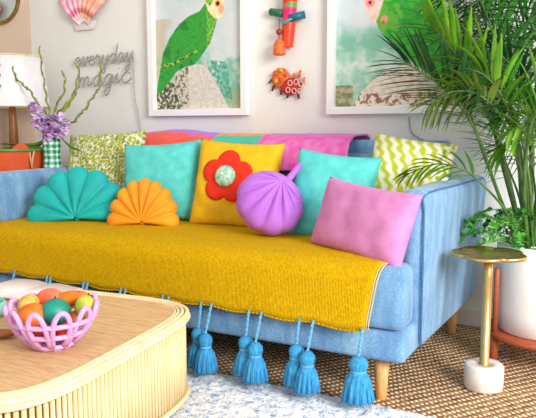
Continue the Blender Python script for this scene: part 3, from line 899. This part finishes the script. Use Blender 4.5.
# ------------------------------------------------------------------ framed parrot prints
def framed(label, x0, x1, z0, z1, fw, colour, res=.0032):
    f = thing('framed_print', label, 'picture', ((x0+x1)/2, YW-.015, z0))
    b = new(); y0, y1 = YW-.044, YW-.003
    ox0, ox1, oz0, oz1 = x0-fw, x1+fw, z0-fw, z1+fw
    def bar(p):  # mitred bar, p = 4 (x,z) outer-outer-inner-inner
        A = [b.verts.new((x, y0, z)) for x, z in p]; B = [b.verts.new((x, y1, z)) for x, z in p]
        b.faces.new(A); b.faces.new(B[::-1])
        for i in range(4): b.faces.new((A[i], B[i], B[(i+1) % 4], A[(i+1) % 4]))
    bar([(ox0, oz0), (ox1, oz0), (x1, z0), (x0, z0)]); bar([(ox1, oz0), (ox1, oz1), (x1, z1), (x1, z0)])
    bar([(ox1, oz1), (ox0, oz1), (x0, z1), (x1, z1)]); bar([(ox0, oz1), (ox0, oz0), (x0, z0), (x0, z1)])
    bmesh.ops.recalc_face_normals(b, faces=b.faces)
    obj('frame', b, M['white'], f, smooth=False, mods=[BEV(.002, 2)])
    b = new(); box(b, x0-.005, x1+.005, YW-.010, YW-.002, z0-.005, z1+.005); obj('backing', b, M['white'], f, smooth=False)
    b = new(); nx = int((x1-x0)/res); nzz = int((z1-z0)/res); g = []
    for j in range(nzz+1): g.append([b.verts.new((x0+(x1-x0)*i/nx, YW-.0125, z0+(z1-z0)*j/nzz)) for i in range(nx+1)])
    for j in range(nzz):
        for i in range(nx): b.faces.new((g[j][i], g[j][i+1], g[j+1][i+1], g[j+1][i]))
    o = obj('print', b, M['print'], f, smooth=False)
    L = f.location
    paint(o, lambda co: colour(co.x+L.x, co.z+L.z))
def W2(P): return [(at(x, y, Y=YW).x, at(x, y, Y=YW).z) for x, y in P]
def crop(P, ox, oy, s): return [(ox+x/s, oy+y/s) for x, y in P]
# left print: measured outlines
bodyL = W2(crop([(222, -25), (205, 15), (185, 42), (145, 60), (108, 92), (76, 140), (52, 195), (44, 245), (34, 300), (30, 335), (44, 338), (62, 315), (85, 285), (100, 262), (130, 245), (165, 235), (195, 200), (222, 160), (240, 105), (252, 60), (262, 20), (262, -25)], 150, 0, 3.63))
headL = W2(crop([(205, 5), (210, -20), (235, -40), (262, -30), (276, 0), (268, 30), (268, 60), (250, 72), (232, 60), (215, 40)], 150, 0, 3.63))
headtopL = W2(crop([(205, 5), (208, -35), (235, -60), (262, -52), (270, -20), (240, -10), (222, 25)], 150, 0, 3.63))
logL = W2(crop([(104, 262), (150, 236), (176, 232), (200, 238), (222, 262), (255, 320), (300, 410), (110, 410), (118, 380), (98, 340), (94, 300)], 150, 0, 3.63))
mossL = W2(crop([(25, 345), (70, 300), (98, 300), (112, 350), (125, 410), (20, 410)], 150, 0, 3.63))
wingL = W2(crop([(40, 238), (90, 228), (130, 205), (180, 180), (178, 188), (130, 215), (92, 238), (42, 250)], 150, 0, 3.63))
teal1 = W2([(208, 60), (228, 62), (234, 100), (214, 92)])
def artL(x, z):
    n = nz(x, z, 1, 9); n2 = nz(x, z, 7, 55)
    zz = (z-1.0)/.7
    up = mixc((196, 214, 216), (212, 218, 218), .5+n)
    low = mixc((126, 188, 160), (206, 222, 206), .5+n*1.3)
    c = mixc(low, up, (zz-.28+n*.15)*5)
    if zz < .16: c = mixc(c, (190, 170, 130), .5+n2)
    c = mixc(c, (196, 180, 156), min(.7, (-2.10-x)*8+n) if z < 1.5 else 0)
    if inpoly(x, z, teal1): c = mixc(c, (64, 160, 130), .6+n2)
    if inpoly(x, z, mossL): c = mixc((150, 156, 130), (70, 80, 56), .5+n2*1.6) if n2 > -.2 else (214, 210, 190)
    if inpoly(x, z, logL):
        c = mixc((206, 198, 180), (222, 220, 212), .5+n2)
        if x < -2.0 and n2 > .12: c = (120, 110, 84)
    if inpoly(x, z, bodyL):
        c = mixc((34, 146, 54), (74, 172, 66), .5+n2*.5)
        if nz(x, z, 4, 5) > .2: c = mixc(c, (20, 110, 50), .5)
        e = nz(x*2, z, 3, 60)
        if x > -1.88 and e > .0: c = mixc(c, (170, 206, 70), .75)
    if inpoly(x, z, wingL): c = (164, 196, 60) if n2 > 0 else (24, 96, 70)
    if inpoly(x, z, headL): c = mixc((238, 222, 150), (244, 236, 206), .5+n2*2)
    if inpoly(x, z, headtopL): c = mixc((60, 160, 60), (190, 210, 90), .5+n2)
    ex, ez = W2([(150+250/3.63, 14/3.63)])[0]
    d = math.hypot(x-ex, z-ez)
    if d < .010: c = (40, 30, 24)
    elif d < .017: c = (236, 140, 60)
    bk = W2([(150+262/3.63, 34/3.63)])[0]
    if math.hypot((x-bk[0])/1.0, (z-bk[1])/1.6) < .016: c = (236, 176, 140)
    return c
p0 = at(157.5, 110, Y=YW-.01); p1 = at(243.5, 110, Y=YW-.01)
framed('white framed green parrot print with the bird facing right, left of the carved ornament', p0.x, p1.x, 1.012, 1.80, .036, artL)
bodyR = W2([(385, -30), (378, 0), (374, 14), (380, 30), (392, 44), (410, 60), (432, 76), (450, 92), (458, 100), (470, 104), (470, 60), (462, 30), (446, 6), (430, -14), (410, -34)])
headR = W2([(378, -22), (366, -10), (364, 4), (368, 12), (374, 26), (378, 20), (384, 2), (392, -20)])
logR = W2([(350, 112), (362, 92), (374, 80), (390, 70), (412, 62), (430, 76), (452, 96), (460, 112)])
def artR(x, z):
    n = nz(x, z, 11, 8); n2 = nz(x, z, 17, 40)
    zz = (z-1.0)/.7
    up = mixc((198, 216, 222), (216, 222, 224), .5+n)
    low = mixc((128, 190, 164), (206, 224, 210), .45+n*1.4)
    c = mixc(low, up, (zz-.40+n*.12)*5)
    if zz < .16 and x < -1.06: c = mixc((110, 130, 90), (190, 176, 140), .5+n2*1.4)
    if inpoly(x, z, logR):
        c = mixc((232, 224, 208), (212, 200, 178), .5+n2*1.2)
        if zz < .10 and n2 > .1: c = (150, 110, 80)
    if inpoly(x, z, bodyR):
        c = mixc((40, 158, 50), (70, 184, 60), .5+n2)
        if nz(x, z, 9, 6) > .25: c = mixc(c, (170, 200, 70), .4)
    if inpoly(x, z, headR): c = mixc((240, 196, 190), (240, 222, 200), .5+n2)
    for (px, py, r, col) in ((371, 3, .022, (238, 150, 146)), (371, 3, .008, (120, 20, 30)), (385, 20, .018, (226, 160, 120)), (384, 23, .009, (200, 100, 70))):
        e = W2([(px, py)])[0]
        if math.hypot(x-e[0], z-e[1]) < r: c = col
    return c
p0 = at(335.5, 110, Y=YW-.01); p1 = at(457, 110, Y=YW-.01)
framed('white framed green parrot print with the bird facing left, behind the palm fronds', p0.x, p1.x, 1.010, 1.80, .036, artR)

# ------------------------------------------------------------------ wall ornaments
YO = YW-.03
def W3(px, py, d=.03): return at(px, py, Y=YW-d)
wo = thing('carved_ornament', 'long red painted wooden wall ornament with a green and teal crossbar', 'wall ornament', W3(287, 50))
b = new(); P = [W3(x_, y_, .036) for x_, y_ in ((291, -22), (290, 0), (289, 20), (288, 36), (287, 47))]
tube(b, spline(P, 10), lambda t: .038-.009*t, 20)
o = obj('painted_body', b, M['glaze'], wo); L = wo.location
zz = [W3(290, y).z for y in (4.5, 8, 20, 24)]
paint(o, lambda c: (226, 60, 40) if c.z+L.z > zz[0] else (60, 170, 60) if c.z+L.z > zz[1] else (232, 44, 116) if c.z+L.z > zz[2] else (236, 80, 60) if c.z+L.z > zz[3]-.0 else (220, 70, 40))
solid('o_green', (20, 112, 76), .4); solid('o_teal', (14, 110, 136), .4); solid('o_aqua', (60, 176, 190), .4); solid('o_orange', (224, 76, 34), .5, c2=(236, 130, 50), scale=70); solid('o_dark', (70, 30, 20), .6)
b = new(); tube(b, [W3(271, 12, .03), W3(283, 13.5, .045)], .019, 14); obj('crossbar', b, M['o_green'], wo)
b = new(); tube(b, [W3(290, 18, .068), W3(305, 14.5, .035)], .019, 14); obj('crossbar', b, M['o_teal'], wo)
b = new(); tube(b, spline([W3(280.5, 20, .05), W3(284, 23, .076), W3(289, 20, .080), W3(293, 18, .07)], 6), .007, 10); obj('wrap', b, M['o_aqua'], wo)
b = new(); tube(b, [W3(279.5, 18, .072), W3(279.2, 40, .072)], .0015, 6); obj('string', b, M['o_dark'], wo)
b = new(); ball(b, W3(279.2, 32, .072), .016, 1, 1, .95, 16, 10); obj('bead', b, mat('dark_red_bead', (168, 44, 26), .4), wo)
b = new(); c = W3(279.5, 55.5, .072); lathe(b, [(.022, 0), (.031, .004), (.032, .014), (.030, .018), (.031, .030), (.029, .036), (.029, .052), (.026, .058), (.021, .070), (.008, .078), (.002, .082)], c, 24); obj('bell', b, M['o_orange'], wo)

co_ = thing('clay_ornament', 'small orange and red painted clay wall ornament below the carved one', 'wall ornament', W3(286, 98))
solid('clay', (226, 132, 44), .4, c2=(206, 84, 36), scale=60); solid('clay_y', (232, 180, 70), .4); solid('clay_red', (200, 40, 50), .4); solid('clay_dark', (96, 40, 24), .5)
def wb(px, py, d, r, sx=1, sz=1, sy=.5, fn=None):
    b = new(); ball(b, W3(px, py, d), r, sx, sy, sz, 20, 12, fn=fn); return b
obj('body', wb(280.5, 78, .017, .050, 1, 1.0, .36, fn=lambda d: 1+.10*noise.noise(d*4)), M['clay'], co_)
obj('body', wb(291, 86.5, .017, .058, 1.0, .74, .32, fn=lambda d: 1+.12*noise.noise(d*4)), M['clay_red'], co_)
for i, (x, y, r) in enumerate(((275, 73, .012), (281, 70, .011), (286, 75, .010), (276, 81, .011), (282, 80, .013))):
    obj('dot', wb(x, y, .040, r, 1, 1, .3), M['clay_y'] if i % 2 else M['coral'], co_)
b = new()
for (x, y) in ((290, 83), (296, 82), (301, 84), (288, 90), (294, 91), (300, 91)):
    c = W3(x, y, .037)
    tube(b, [c+Vector((.012*math.cos(2*PI*i/8), 0, .013*math.sin(2*PI*i/8))) for i in range(8)], .0026, 6, closed=True)
obj('cell_rim', b, mat('clay_cream', (240, 216, 190), .4), co_)
for (x, y, x2, y2) in ((274, 86, 272, 91), (281, 90, 281, 95), (289, 93, 287, 98), (298, 94, 299, 99), (299, 78, 300.5, 70), (303, 84, 304.5, 77), (272, 80, 269, 83), (295, 77, 294, 73)):
    b = new(); tube(b, [W3(x, y, .02), W3(x2, y2, .02)], lambda t: .008-.003*t, 8); obj('foot', b, M['clay_dark'] if y2 > 80 else M['clay'], co_)

# pink wall shell
ws = thing('shell_wall_decor', 'pink and peach fan shaped shell hanging on the wall above the wire sign', 'wall ornament', W3(84, 29))
b = new(); n = 7; na = 98; nr = 24; g = []
hub = W3(84.5, 30, .02); sc = .265
for i in range(na+1):
    q = i/na; a = R(-50+100*q); lob = abs(math.sin(PI*n*q))**.7; row = []
    for j in range(nr+1):
        r = j/nr; rad = (.16+.84*r)*(1+.05*lob*(r > .9))
        x = hub.x+sc*rad*math.sin(a)*(.95); z = hub.z+sc*rad*math.cos(a)
        y = YW-.012-.045*math.sin(PI*min(1, r*.9+.08))*(.45+.55*lob)-.004*abs(math.sin(r*26))
        row.append(b.verts.new((x, y, z)))
    g.append(row)
for i in range(na):
    for j in range(nr): b.faces.new((g[i][j], g[i+1][j], g[i+1][j+1], g[i][j+1]))
o = obj('shell_fan', b, M['glaze'], ws, mods=[('SOLIDIFY', dict(thickness=.008, offset=0))]); L = ws.location
def pat_ws(c):
    x = c.x+L.x-hub.x; z = c.z+L.z-hub.z; r = math.hypot(x, z)/sc; s = math.sin(r*26)
    base_ = mixc((242, 180, 204), (240, 170, 146), (x+.03)*14)
    if r < .30: base_ = mixc((244, 232, 230), base_, (r-.2)*8)
    if .34 < r < .46: base_ = mixc(base_, (214, 96, 130) if x < 0 else (196, 96, 70), .6)
    return mixc(base_, (250, 226, 220), .5*max(0, s))
paint(o, pat_ws)
b = new(); hexa(b, [tuple(W3(76, 31, .02)), tuple(W3(94, 29, .02)), tuple(W3(94, 29, .004)), tuple(W3(76, 31, .004)), tuple(W3(73, 22, .02)), tuple(W3(97, 20, .02)), tuple(W3(97, 20, .004)), tuple(W3(73, 22, .004))])
obj('shell_base', b, mat('shell_white', (240, 230, 226), .5), ws, mods=[BEV(.003)])

# wire sign
LET = {
 'e': (1.0, [[(0, .45), (.5, .55), (.75, .8), (.5, 1), (.2, .8), (.15, .35), (.4, .02), (.8, .1), (1, .4)]]),
 'v': (.95, [[(0, .4), (.15, .95), (.3, .9), (.45, .08), (.6, .1), (.8, .95), (.95, .85)]]),
 'r': (.9, [[(0, .6), (.15, 1.1), (.25, .85), (.55, .92), (.5, .3), (.65, .02), (.9, .4)]]),
 'y': (1.0, [[(0, .5), (.15, 1), (.25, .2), (.5, .05), (.8, .95), (.72, 0), (.55, -.8), (.3, -1), (.2, -.7), (.6, -.15), (1, .4)]]),
 'd': (1.1, [[(.75, .85), (.4, 1), (.12, .6), (.2, .1), (.5, .05), (.78, .6), (.92, 2.0), (.84, .6), (.88, .1), (1.1, .4)]]),
 'a': (1.1, [[(.8, .85), (.4, 1), (.1, .6), (.2, .1), (.5, .05), (.8, .85), (.84, .1), (1.1, .4)]]),
 'm': (1.5, [[(0, .7), (.12, 1), (.12, 0), (.2, .75), (.45, 1), (.55, .7), (.55, 0), (.64, .75), (.9, 1), (1.02, .7), (1.05, .1), (1.5, .4)]]),
 'g': (1.1, [[(.8, .85), (.4, 1), (.1, .6), (.2, .1), (.5, .05), (.82, .9), (.75, 0), (.6, -.8), (.35, -1), (.2, -.7), (.6, -.15), (1.1, .4)]]),
 'i': (.6, [[(0, .4), (.2, 1), (.22, .1), (.6, .4)], [(.27, 1.4), (.29, 1.5)]]),
 'c': (1.0, [[(.8, .85), (.45, 1), (.1, .5), (.35, .02), (.8, .15), (1, .4)]]),
}
sg = thing('wire_sign', 'unlit script sign of bent tubes reading everyday magic', 'sign', W3(104, 90))
def word(txt, A, B, xh):
    """A, B = baseline ends on the wall"""
    tot = sum(LET[c][0] for c in txt); b = new(); pen = 0
    ex = (B-A)/tot
    for c in txt:
        w, strokes = LET[c]
        for s in strokes:
            P = [A+ex*(pen+x+.18*y*xh/ex.length)+Vector((0, 0, y*xh)) for x, y in s]
            tube(b, spline(P, 5), .0042, 6)
        pen += w
    obj('word_tube', b, M['neon'], sg)
word('everyday', W3(74, 67, .03), W3(133, 61, .03), .052)
word('magic', W3(78, 88, .03), W3(131, 82, .03), .058)
b = new(); tube(b, spline([W3(133, 50, .02), W3(134, 76, .02), W3(135, 98, .02), W3(138, 112, .02), W3(141, 134, .015), W3(142, 150, .012)], 8), .003, 6); obj('power_cord', b, M['cable'], sg)
for (x, y) in ((76, 62), (104, 62), (131, 60), (80, 85), (105, 84), (130, 82)):
    b = new(); tube(b, [W3(x, y, .034), W3(x, y, .001)], .004, 8); obj('standoff', b, M['white'], sg)
b = new(); tube(b, spline([W3(409, 117, .012), W3(409.5, 126, .008), W3(412, 133, .008), W3(419, 138, .008), W3(426, 142, .008), W3(430, 152, .008)], 8), .003, 6)
tag(base(obj('hanging_cable', b, M['cable'])), 'thin cable hanging on the wall below the right parrot print', 'cable')

# round mirror on the left wall
mr = thing('round_mirror', 'round brass rimmed mirror on the wall at the top left', 'mirror', (XL+.01, 2.66, 1.48))
mc = Vector((XL+.018, 2.66, 1.70)); mrad = .185
b = new(); tube(b, [mc+Vector((0, mrad*math.cos(2*PI*i/64), mrad*math.sin(2*PI*i/64))) for i in range(64)], .012, 10, closed=True); obj('rim', b, mat('aged_brass', (150, 120, 66), .35, (110, 84, 40), 30, metal=.8), mr)
b = new(); vs = [b.verts.new(mc+Vector((.0, (mrad-.006)*math.cos(2*PI*i/64), (mrad-.006)*math.sin(2*PI*i/64)))) for i in range(64)]; vs2 = [b.verts.new(v.co-Vector((.012, 0, 0))) for v in vs]
b.faces.new(vs); b.faces.new(vs2[::-1])
for i in range(64): b.faces.new((vs[i], vs2[i], vs2[(i+1) % 64], vs[(i+1) % 64]))
bmesh.ops.recalc_face_normals(b, faces=b.faces)
obj('glass', b, mat('mirror_silver', (206, 216, 210), .04, (204, 214, 208), 2, metal=1), mr, smooth=False)

# ------------------------------------------------------------------ orange cabinet, lamp, vase, flowers
cx0, cx1, cy0, cy1, ctz = XL+.03, -2.585, 2.25, 2.86, .775
ctz = .68
cab = thing('side_cabinet', 'low wooden side cabinet behind the left sofa arm under the basket and lamp', 'cabinet', ((cx0+cx1)/2, 2.62, .012))
M['cabwood'] = mat('cabinet_wood', (176, 124, 78), .5, (152, 102, 60), 20, aniso=(1, 5, 5))
b = new(); box(b, cx0, cx1, cy0+.012, cy1, .0125, ctz-.022); obj('cabinet_body', b, M['cabwood'], cab, smooth=False, mods=[BEV(.006)])
b = new(); box(b, cx0-.005, cx1+.004, cy0-.006, cy1+.004, ctz-.0225, ctz); obj('cabinet_top', b, M['cabwood'], cab, smooth=False, mods=[BEV(.004)])
for k in range(2):
    xa = cx0+.015+k*.275; xb = xa+.265
    b = new(); box(b, xa, xb, cy0+.0, cy0+.0125, .06, ctz-.035); d = obj('door', b, M['cabwood'], cab, smooth=False, mods=[BEV(.003)])
    b = new(); ball(b, ((xb-.03) if k == 0 else (xa+.03), cy0-.008, .40), .012); obj('knob', b, M['brass'], d)
bkx, bky = at(10, 150, Y=2.41).x, 2.41
bas = thing('basket', 'orange basket with a green rim and rope tie behind the left sofa arm', 'basket', (bkx, bky, ctz+.001))
BR_ = abs(at(42, 160, Y=bky).x-bkx)*.98
rt = at(10, 150, Y=bky-.09).z-ctz
b = new(); prof = [(BR_*.86, 0)]+[(BR_*(.88+.11*k/9)+.0018*(k % 2), rt*k/9) for k in range(1, 10)]+[(BR_*.95, rt), (BR_*.82, .012), (.001, .010)]
lathe(b, prof, (bkx, bky, ctz+.001), 48, False); b2 = obj('basket_body', b, M['orange'], bas)
b = new(); tube(b, [(bkx+BR_*1.0*math.cos(2*PI*i/48), bky+BR_*1.0*math.sin(2*PI*i/48), ctz+rt) for i in range(48)], .0085, 8, closed=True); obj('rim', b, M['greenpaint'], bas)
va = math.atan2(-bky, -bkx)+R(26); kx, ky = bkx+BR_*1.03*math.cos(va), bky+BR_*1.03*math.sin(va)
b = new()
for q in (-1, 1): tube(b, [(kx+q*.016, ky, ctz+rt-.004), (kx+q*.006, ky-.004, ctz+rt-.05), (kx-q*.002, ky-.003, ctz+rt-.09)], .004, 7)
obj('rope_tie', b, M['rope'], bas)
lx, ly = -2.94, 2.61
lamp = thing('table_lamp', 'table lamp with an amber base and white shade dotted with pompoms', 'lamp', (lx, ly, ctz))
lb = at(14, 142, Y=ly); lx = lb.x; lamp.location = (lx, ly, ctz)
s0 = at(14, 107, Y=ly).z; s1 = at(14, 57, Y=ly).z; rb = .205; 
b = new(); lathe(b, [(.055, 0), (.058, .004), (.05, .014), (.026, .022), (.022, .04), (.026, .10), (.026, .18), (.020, s0-ctz-.01), (.008, s0-ctz+.02), (.006, s0-ctz+.05)], (lx, ly, ctz), 24); obj('lamp_base', b, M['amber'], lamp)
b = new(); lathe(b, [(rb, s0), (rb*.86, s1), (rb*.85, s1), (rb*.99, s0)], (lx, ly, 0), 48, False); sh = obj('lamp_shade', b, M['shade'], lamp)
b = new(); tube(b, [(lx+rb*math.cos(2*PI*i/48), ly+rb*math.sin(2*PI*i/48), s0) for i in range(48)], .004, 6, closed=True)
tube(b, [(lx+rb*.86*math.cos(2*PI*i/48), ly+rb*.86*math.sin(2*PI*i/48), s1) for i in range(48)], .004, 6, closed=True); obj('shade_trim', b, M['shadetrim'], sh)
pcols = [solid('pom_red', (222, 30, 60), .9), solid('pom_navy', (60, 60, 110), .9), solid('pom_black', (34, 24, 44), .9)]
va = math.atan2(0-ly, 0-lx)
for j in range(2):
    aa = va-R(19)+R(180)*(j) 
    for k, py in enumerate((66, 76, 87)):
        z = at(2, py, Y=ly-.1).z; rr = rb*(1-.14*(z-s0)/(s1-s0))+.006
        b = new(); ball(b, (lx+rr*math.cos(aa), ly+rr*math.sin(aa), z), .013, 1, 1, 1, 12, 8); obj('pompom', b, pcols[k], sh)
b = new(); ball(b, (at(22.5, 141, Y=2.42).x, 2.42, ctz+.084), .07, 1, 1, .95, 20, 12, fn=lambda d: 1+.03*math.sin(6*math.atan2(d.y, d.x)))
tag(base(obj('orange_ornament', b, M['coral'])), 'coral orange ball inside the basket beside the lamp base', 'ornament')
b = new(); g0 = at(-4, 140, Y=2.72); lathe(b, [(.03, 0), (.04, .01), (.042, .12), (.05, .19), (.04, .235), (.026, .25), (.03, .26), (.024, .26), (.02, .24)], (-3.105, 2.40, ctz), 28, True)
tag(base(obj('lime_vase', b, M['lime'])), 'rounded lime green vase at the left edge of the cabinet top', 'vase')

# gingham vase and flowers
vx = at(52, 150, Y=2.43).x; vy = 2.43
vase = thing('gingham_vase', 'green and white checked vase behind the left sofa arm', 'vase', (vx, vy, ctz+.001))
# stands on the cabinet's right end
b = new(); N = 72; prof = [(.040, 0), (.044, .004)]+[(.044+.002*math.sin(k/3), .004+k*.0058) for k in range(1, 30)]+[(.040, .174), (.036, .16)]
lathe(b, prof, (vx, vy, ctz+.001), N, True); o = obj('vase_body', b, M['glaze'], vase); L = vase.location
def ging(c):
    a = math.atan2(c.y, c.x); i = int((a+PI)/(2*PI)*18) % 2; j = int(c.z/.0145) % 2
    return (18, 120, 84) if i and j else (120, 190, 160) if (i or j) else (240, 246, 240)
paint(o, ging)
fl = thing('flower_bouquet', 'purple blossoms and twisting green stems standing in the checked vase', 'flowers', (vx, vy, ctz+.14))
solid('petal', (196, 150, 216), .6, c2=(220, 184, 232), scale=50); solid('petal2', (230, 208, 238), .6, c2=(210, 176, 226), scale=50); solid('stemg', (104, 118, 56), .6, c2=(146, 152, 66), scale=30); solid('limeleaf', (150, 170, 50), .5)
rnd = random.Random(3)
def blossom(c, r, m):
    b = new()
    for k in range(40):
        d = Vector((rnd.uniform(-1, 1), rnd.uniform(-1, .6), rnd.uniform(-.8, 1))).normalized()
        s = d.cross(Vector((.3, .2, 1))).normalized(); u = s.cross(d); L = r*rnd.uniform(.7, 1.1)
        q = [c+d*r*.15, c+d*L*.6+s*r*.34+u*.003, c+d*L+s*r*.2, c+d*L*1.06, c+d*L-s*r*.2, c+d*L*.6-s*r*.34+u*.003]
        b.faces.new([b.verts.new(v) for v in q])
    ball(b, c, r*.3, 1, 1, 1, 10, 6)
    f = obj('blossom', b, m, fl, smooth=False)
    b = new(); ball(b, c+Vector((-.1, -.9, .2)).normalized()*r*.42, r*.13, 1, 1, 1, 8, 6); obj('blossom_center', b, M['limeleaf'], f)
for (px, py, r, m) in ((37, 114, .036, 'petal2'), (33, 106, .022, 'petal'), (44, 124, .034, 'petal'), (53, 132, .034, 'petal'), (46, 135, .03, 'petal'), (60, 121, .036, 'petal2'), (66, 128, .026, 'petal2'), (38, 122, .028, 'petal'), (60, 133, .026, 'petal'), (53, 119, .026, 'petal2')):
    blossom(at(px, py, Y=2.44+.04*rnd.uniform(-1, 1)), r*1.35, M[m])
b0 = Vector((vx, vy, ctz+.12))
for pts in ([(46, 115), (37, 103), (31, 92), (22, 84), (15, 76), (13, 66)], [(49, 112), (46, 96), (44, 82), (41, 62), (39.5, 46)], [(54, 112), (63, 94), (65, 80), (62, 70)], [(58, 118), (70, 100), (75, 90), (78, 76), (80, 63)],
            [(60, 124), (73, 122), (80, 114), (86, 108), (92, 98), (99, 88), (100, 72), (101, 60)], [(56, 115), (66, 108), (74, 96), (78, 88)]):
    P = [b0]+[at(x, y, Y=2.5) for x, y in pts]; P = spline(P, 7)
    P = [p+Vector((.004*math.sin(i*.9), .004*math.cos(i*.9), 0)) for i, p in enumerate(P)]
    b = new(); tube(b, P, lambda t: .006-.0025*t, 7)
    for i in range(8, len(P)-1, 4): ball(b, P[i], .009, .7, .7, 1.3, 8, 6)
    obj('stem', b, M['stemg'], fl)
for pts, w in (([(56, 128), (40, 143), (18, 146), (-4, 151)], .009), ([(56, 128), (66, 143), (74, 148), (82, 151)], .009), ([(58, 118), (66, 104), (72, 96), (77, 89)], .012), ([(54, 128), (36, 147), (14, 144), (0, 144)], .006)):
    P = spline([at(x, y, Y=2.42) if y > 128 else b0.lerp(at(x, y, Y=2.5), .9) for x, y in pts], 8); b = new(); prev = None
    for i, p in enumerate(P):
        t = i/(len(P)-1); ww = w*math.sin(PI*(.1+.85*t)); cur = (b.verts.new(p+Vector((0, -.004, ww))), b.verts.new(p+Vector((0, .004, -ww))))
        if prev: b.faces.new((prev[0], prev[1], cur[1], cur[0]))
        prev = cur
    obj('long_leaf', b, M['greenpaint'] if w != .012 else M['limeleaf'], fl, mods=[('SOLIDIFY', dict(thickness=.0015))])

# ------------------------------------------------------------------ light
w = bpy.data.worlds.new('world'); SC.world = w; w.use_nodes = True
bg = w.node_tree.nodes['Background']; bg.inputs["Color"].default_value = (1, .99, .975, 1); bg.inputs['Strength'].default_value = .80
def area(name, loc, to, sx, sy, power, col=(1, 1, 1)):
    l = bpy.data.lights.new(name, 'AREA'); l.shape = 'RECTANGLE'; l.size = sx; l.size_y = sy; l.energy = power; l.color = col
    o = bpy.data.objects.new(name, l); COL.objects.link(o); o.location = loc
    o.rotation_euler = (Vector(to)-Vector(loc)).to_track_quat('-Z', 'Y').to_euler()
area('window_daylight', (2.2, .2, 1.9), (-1.0, 2.3, .5), 1.6, 1.4, 180, (1, .98, .95))
SC.view_settings.view_transform = 'Standard'; SC.view_settings.look = 'None'; SC.view_settings.gamma = 1
SC.view_settings.exposure = .12
SC.view_settings.use_curve_mapping = False
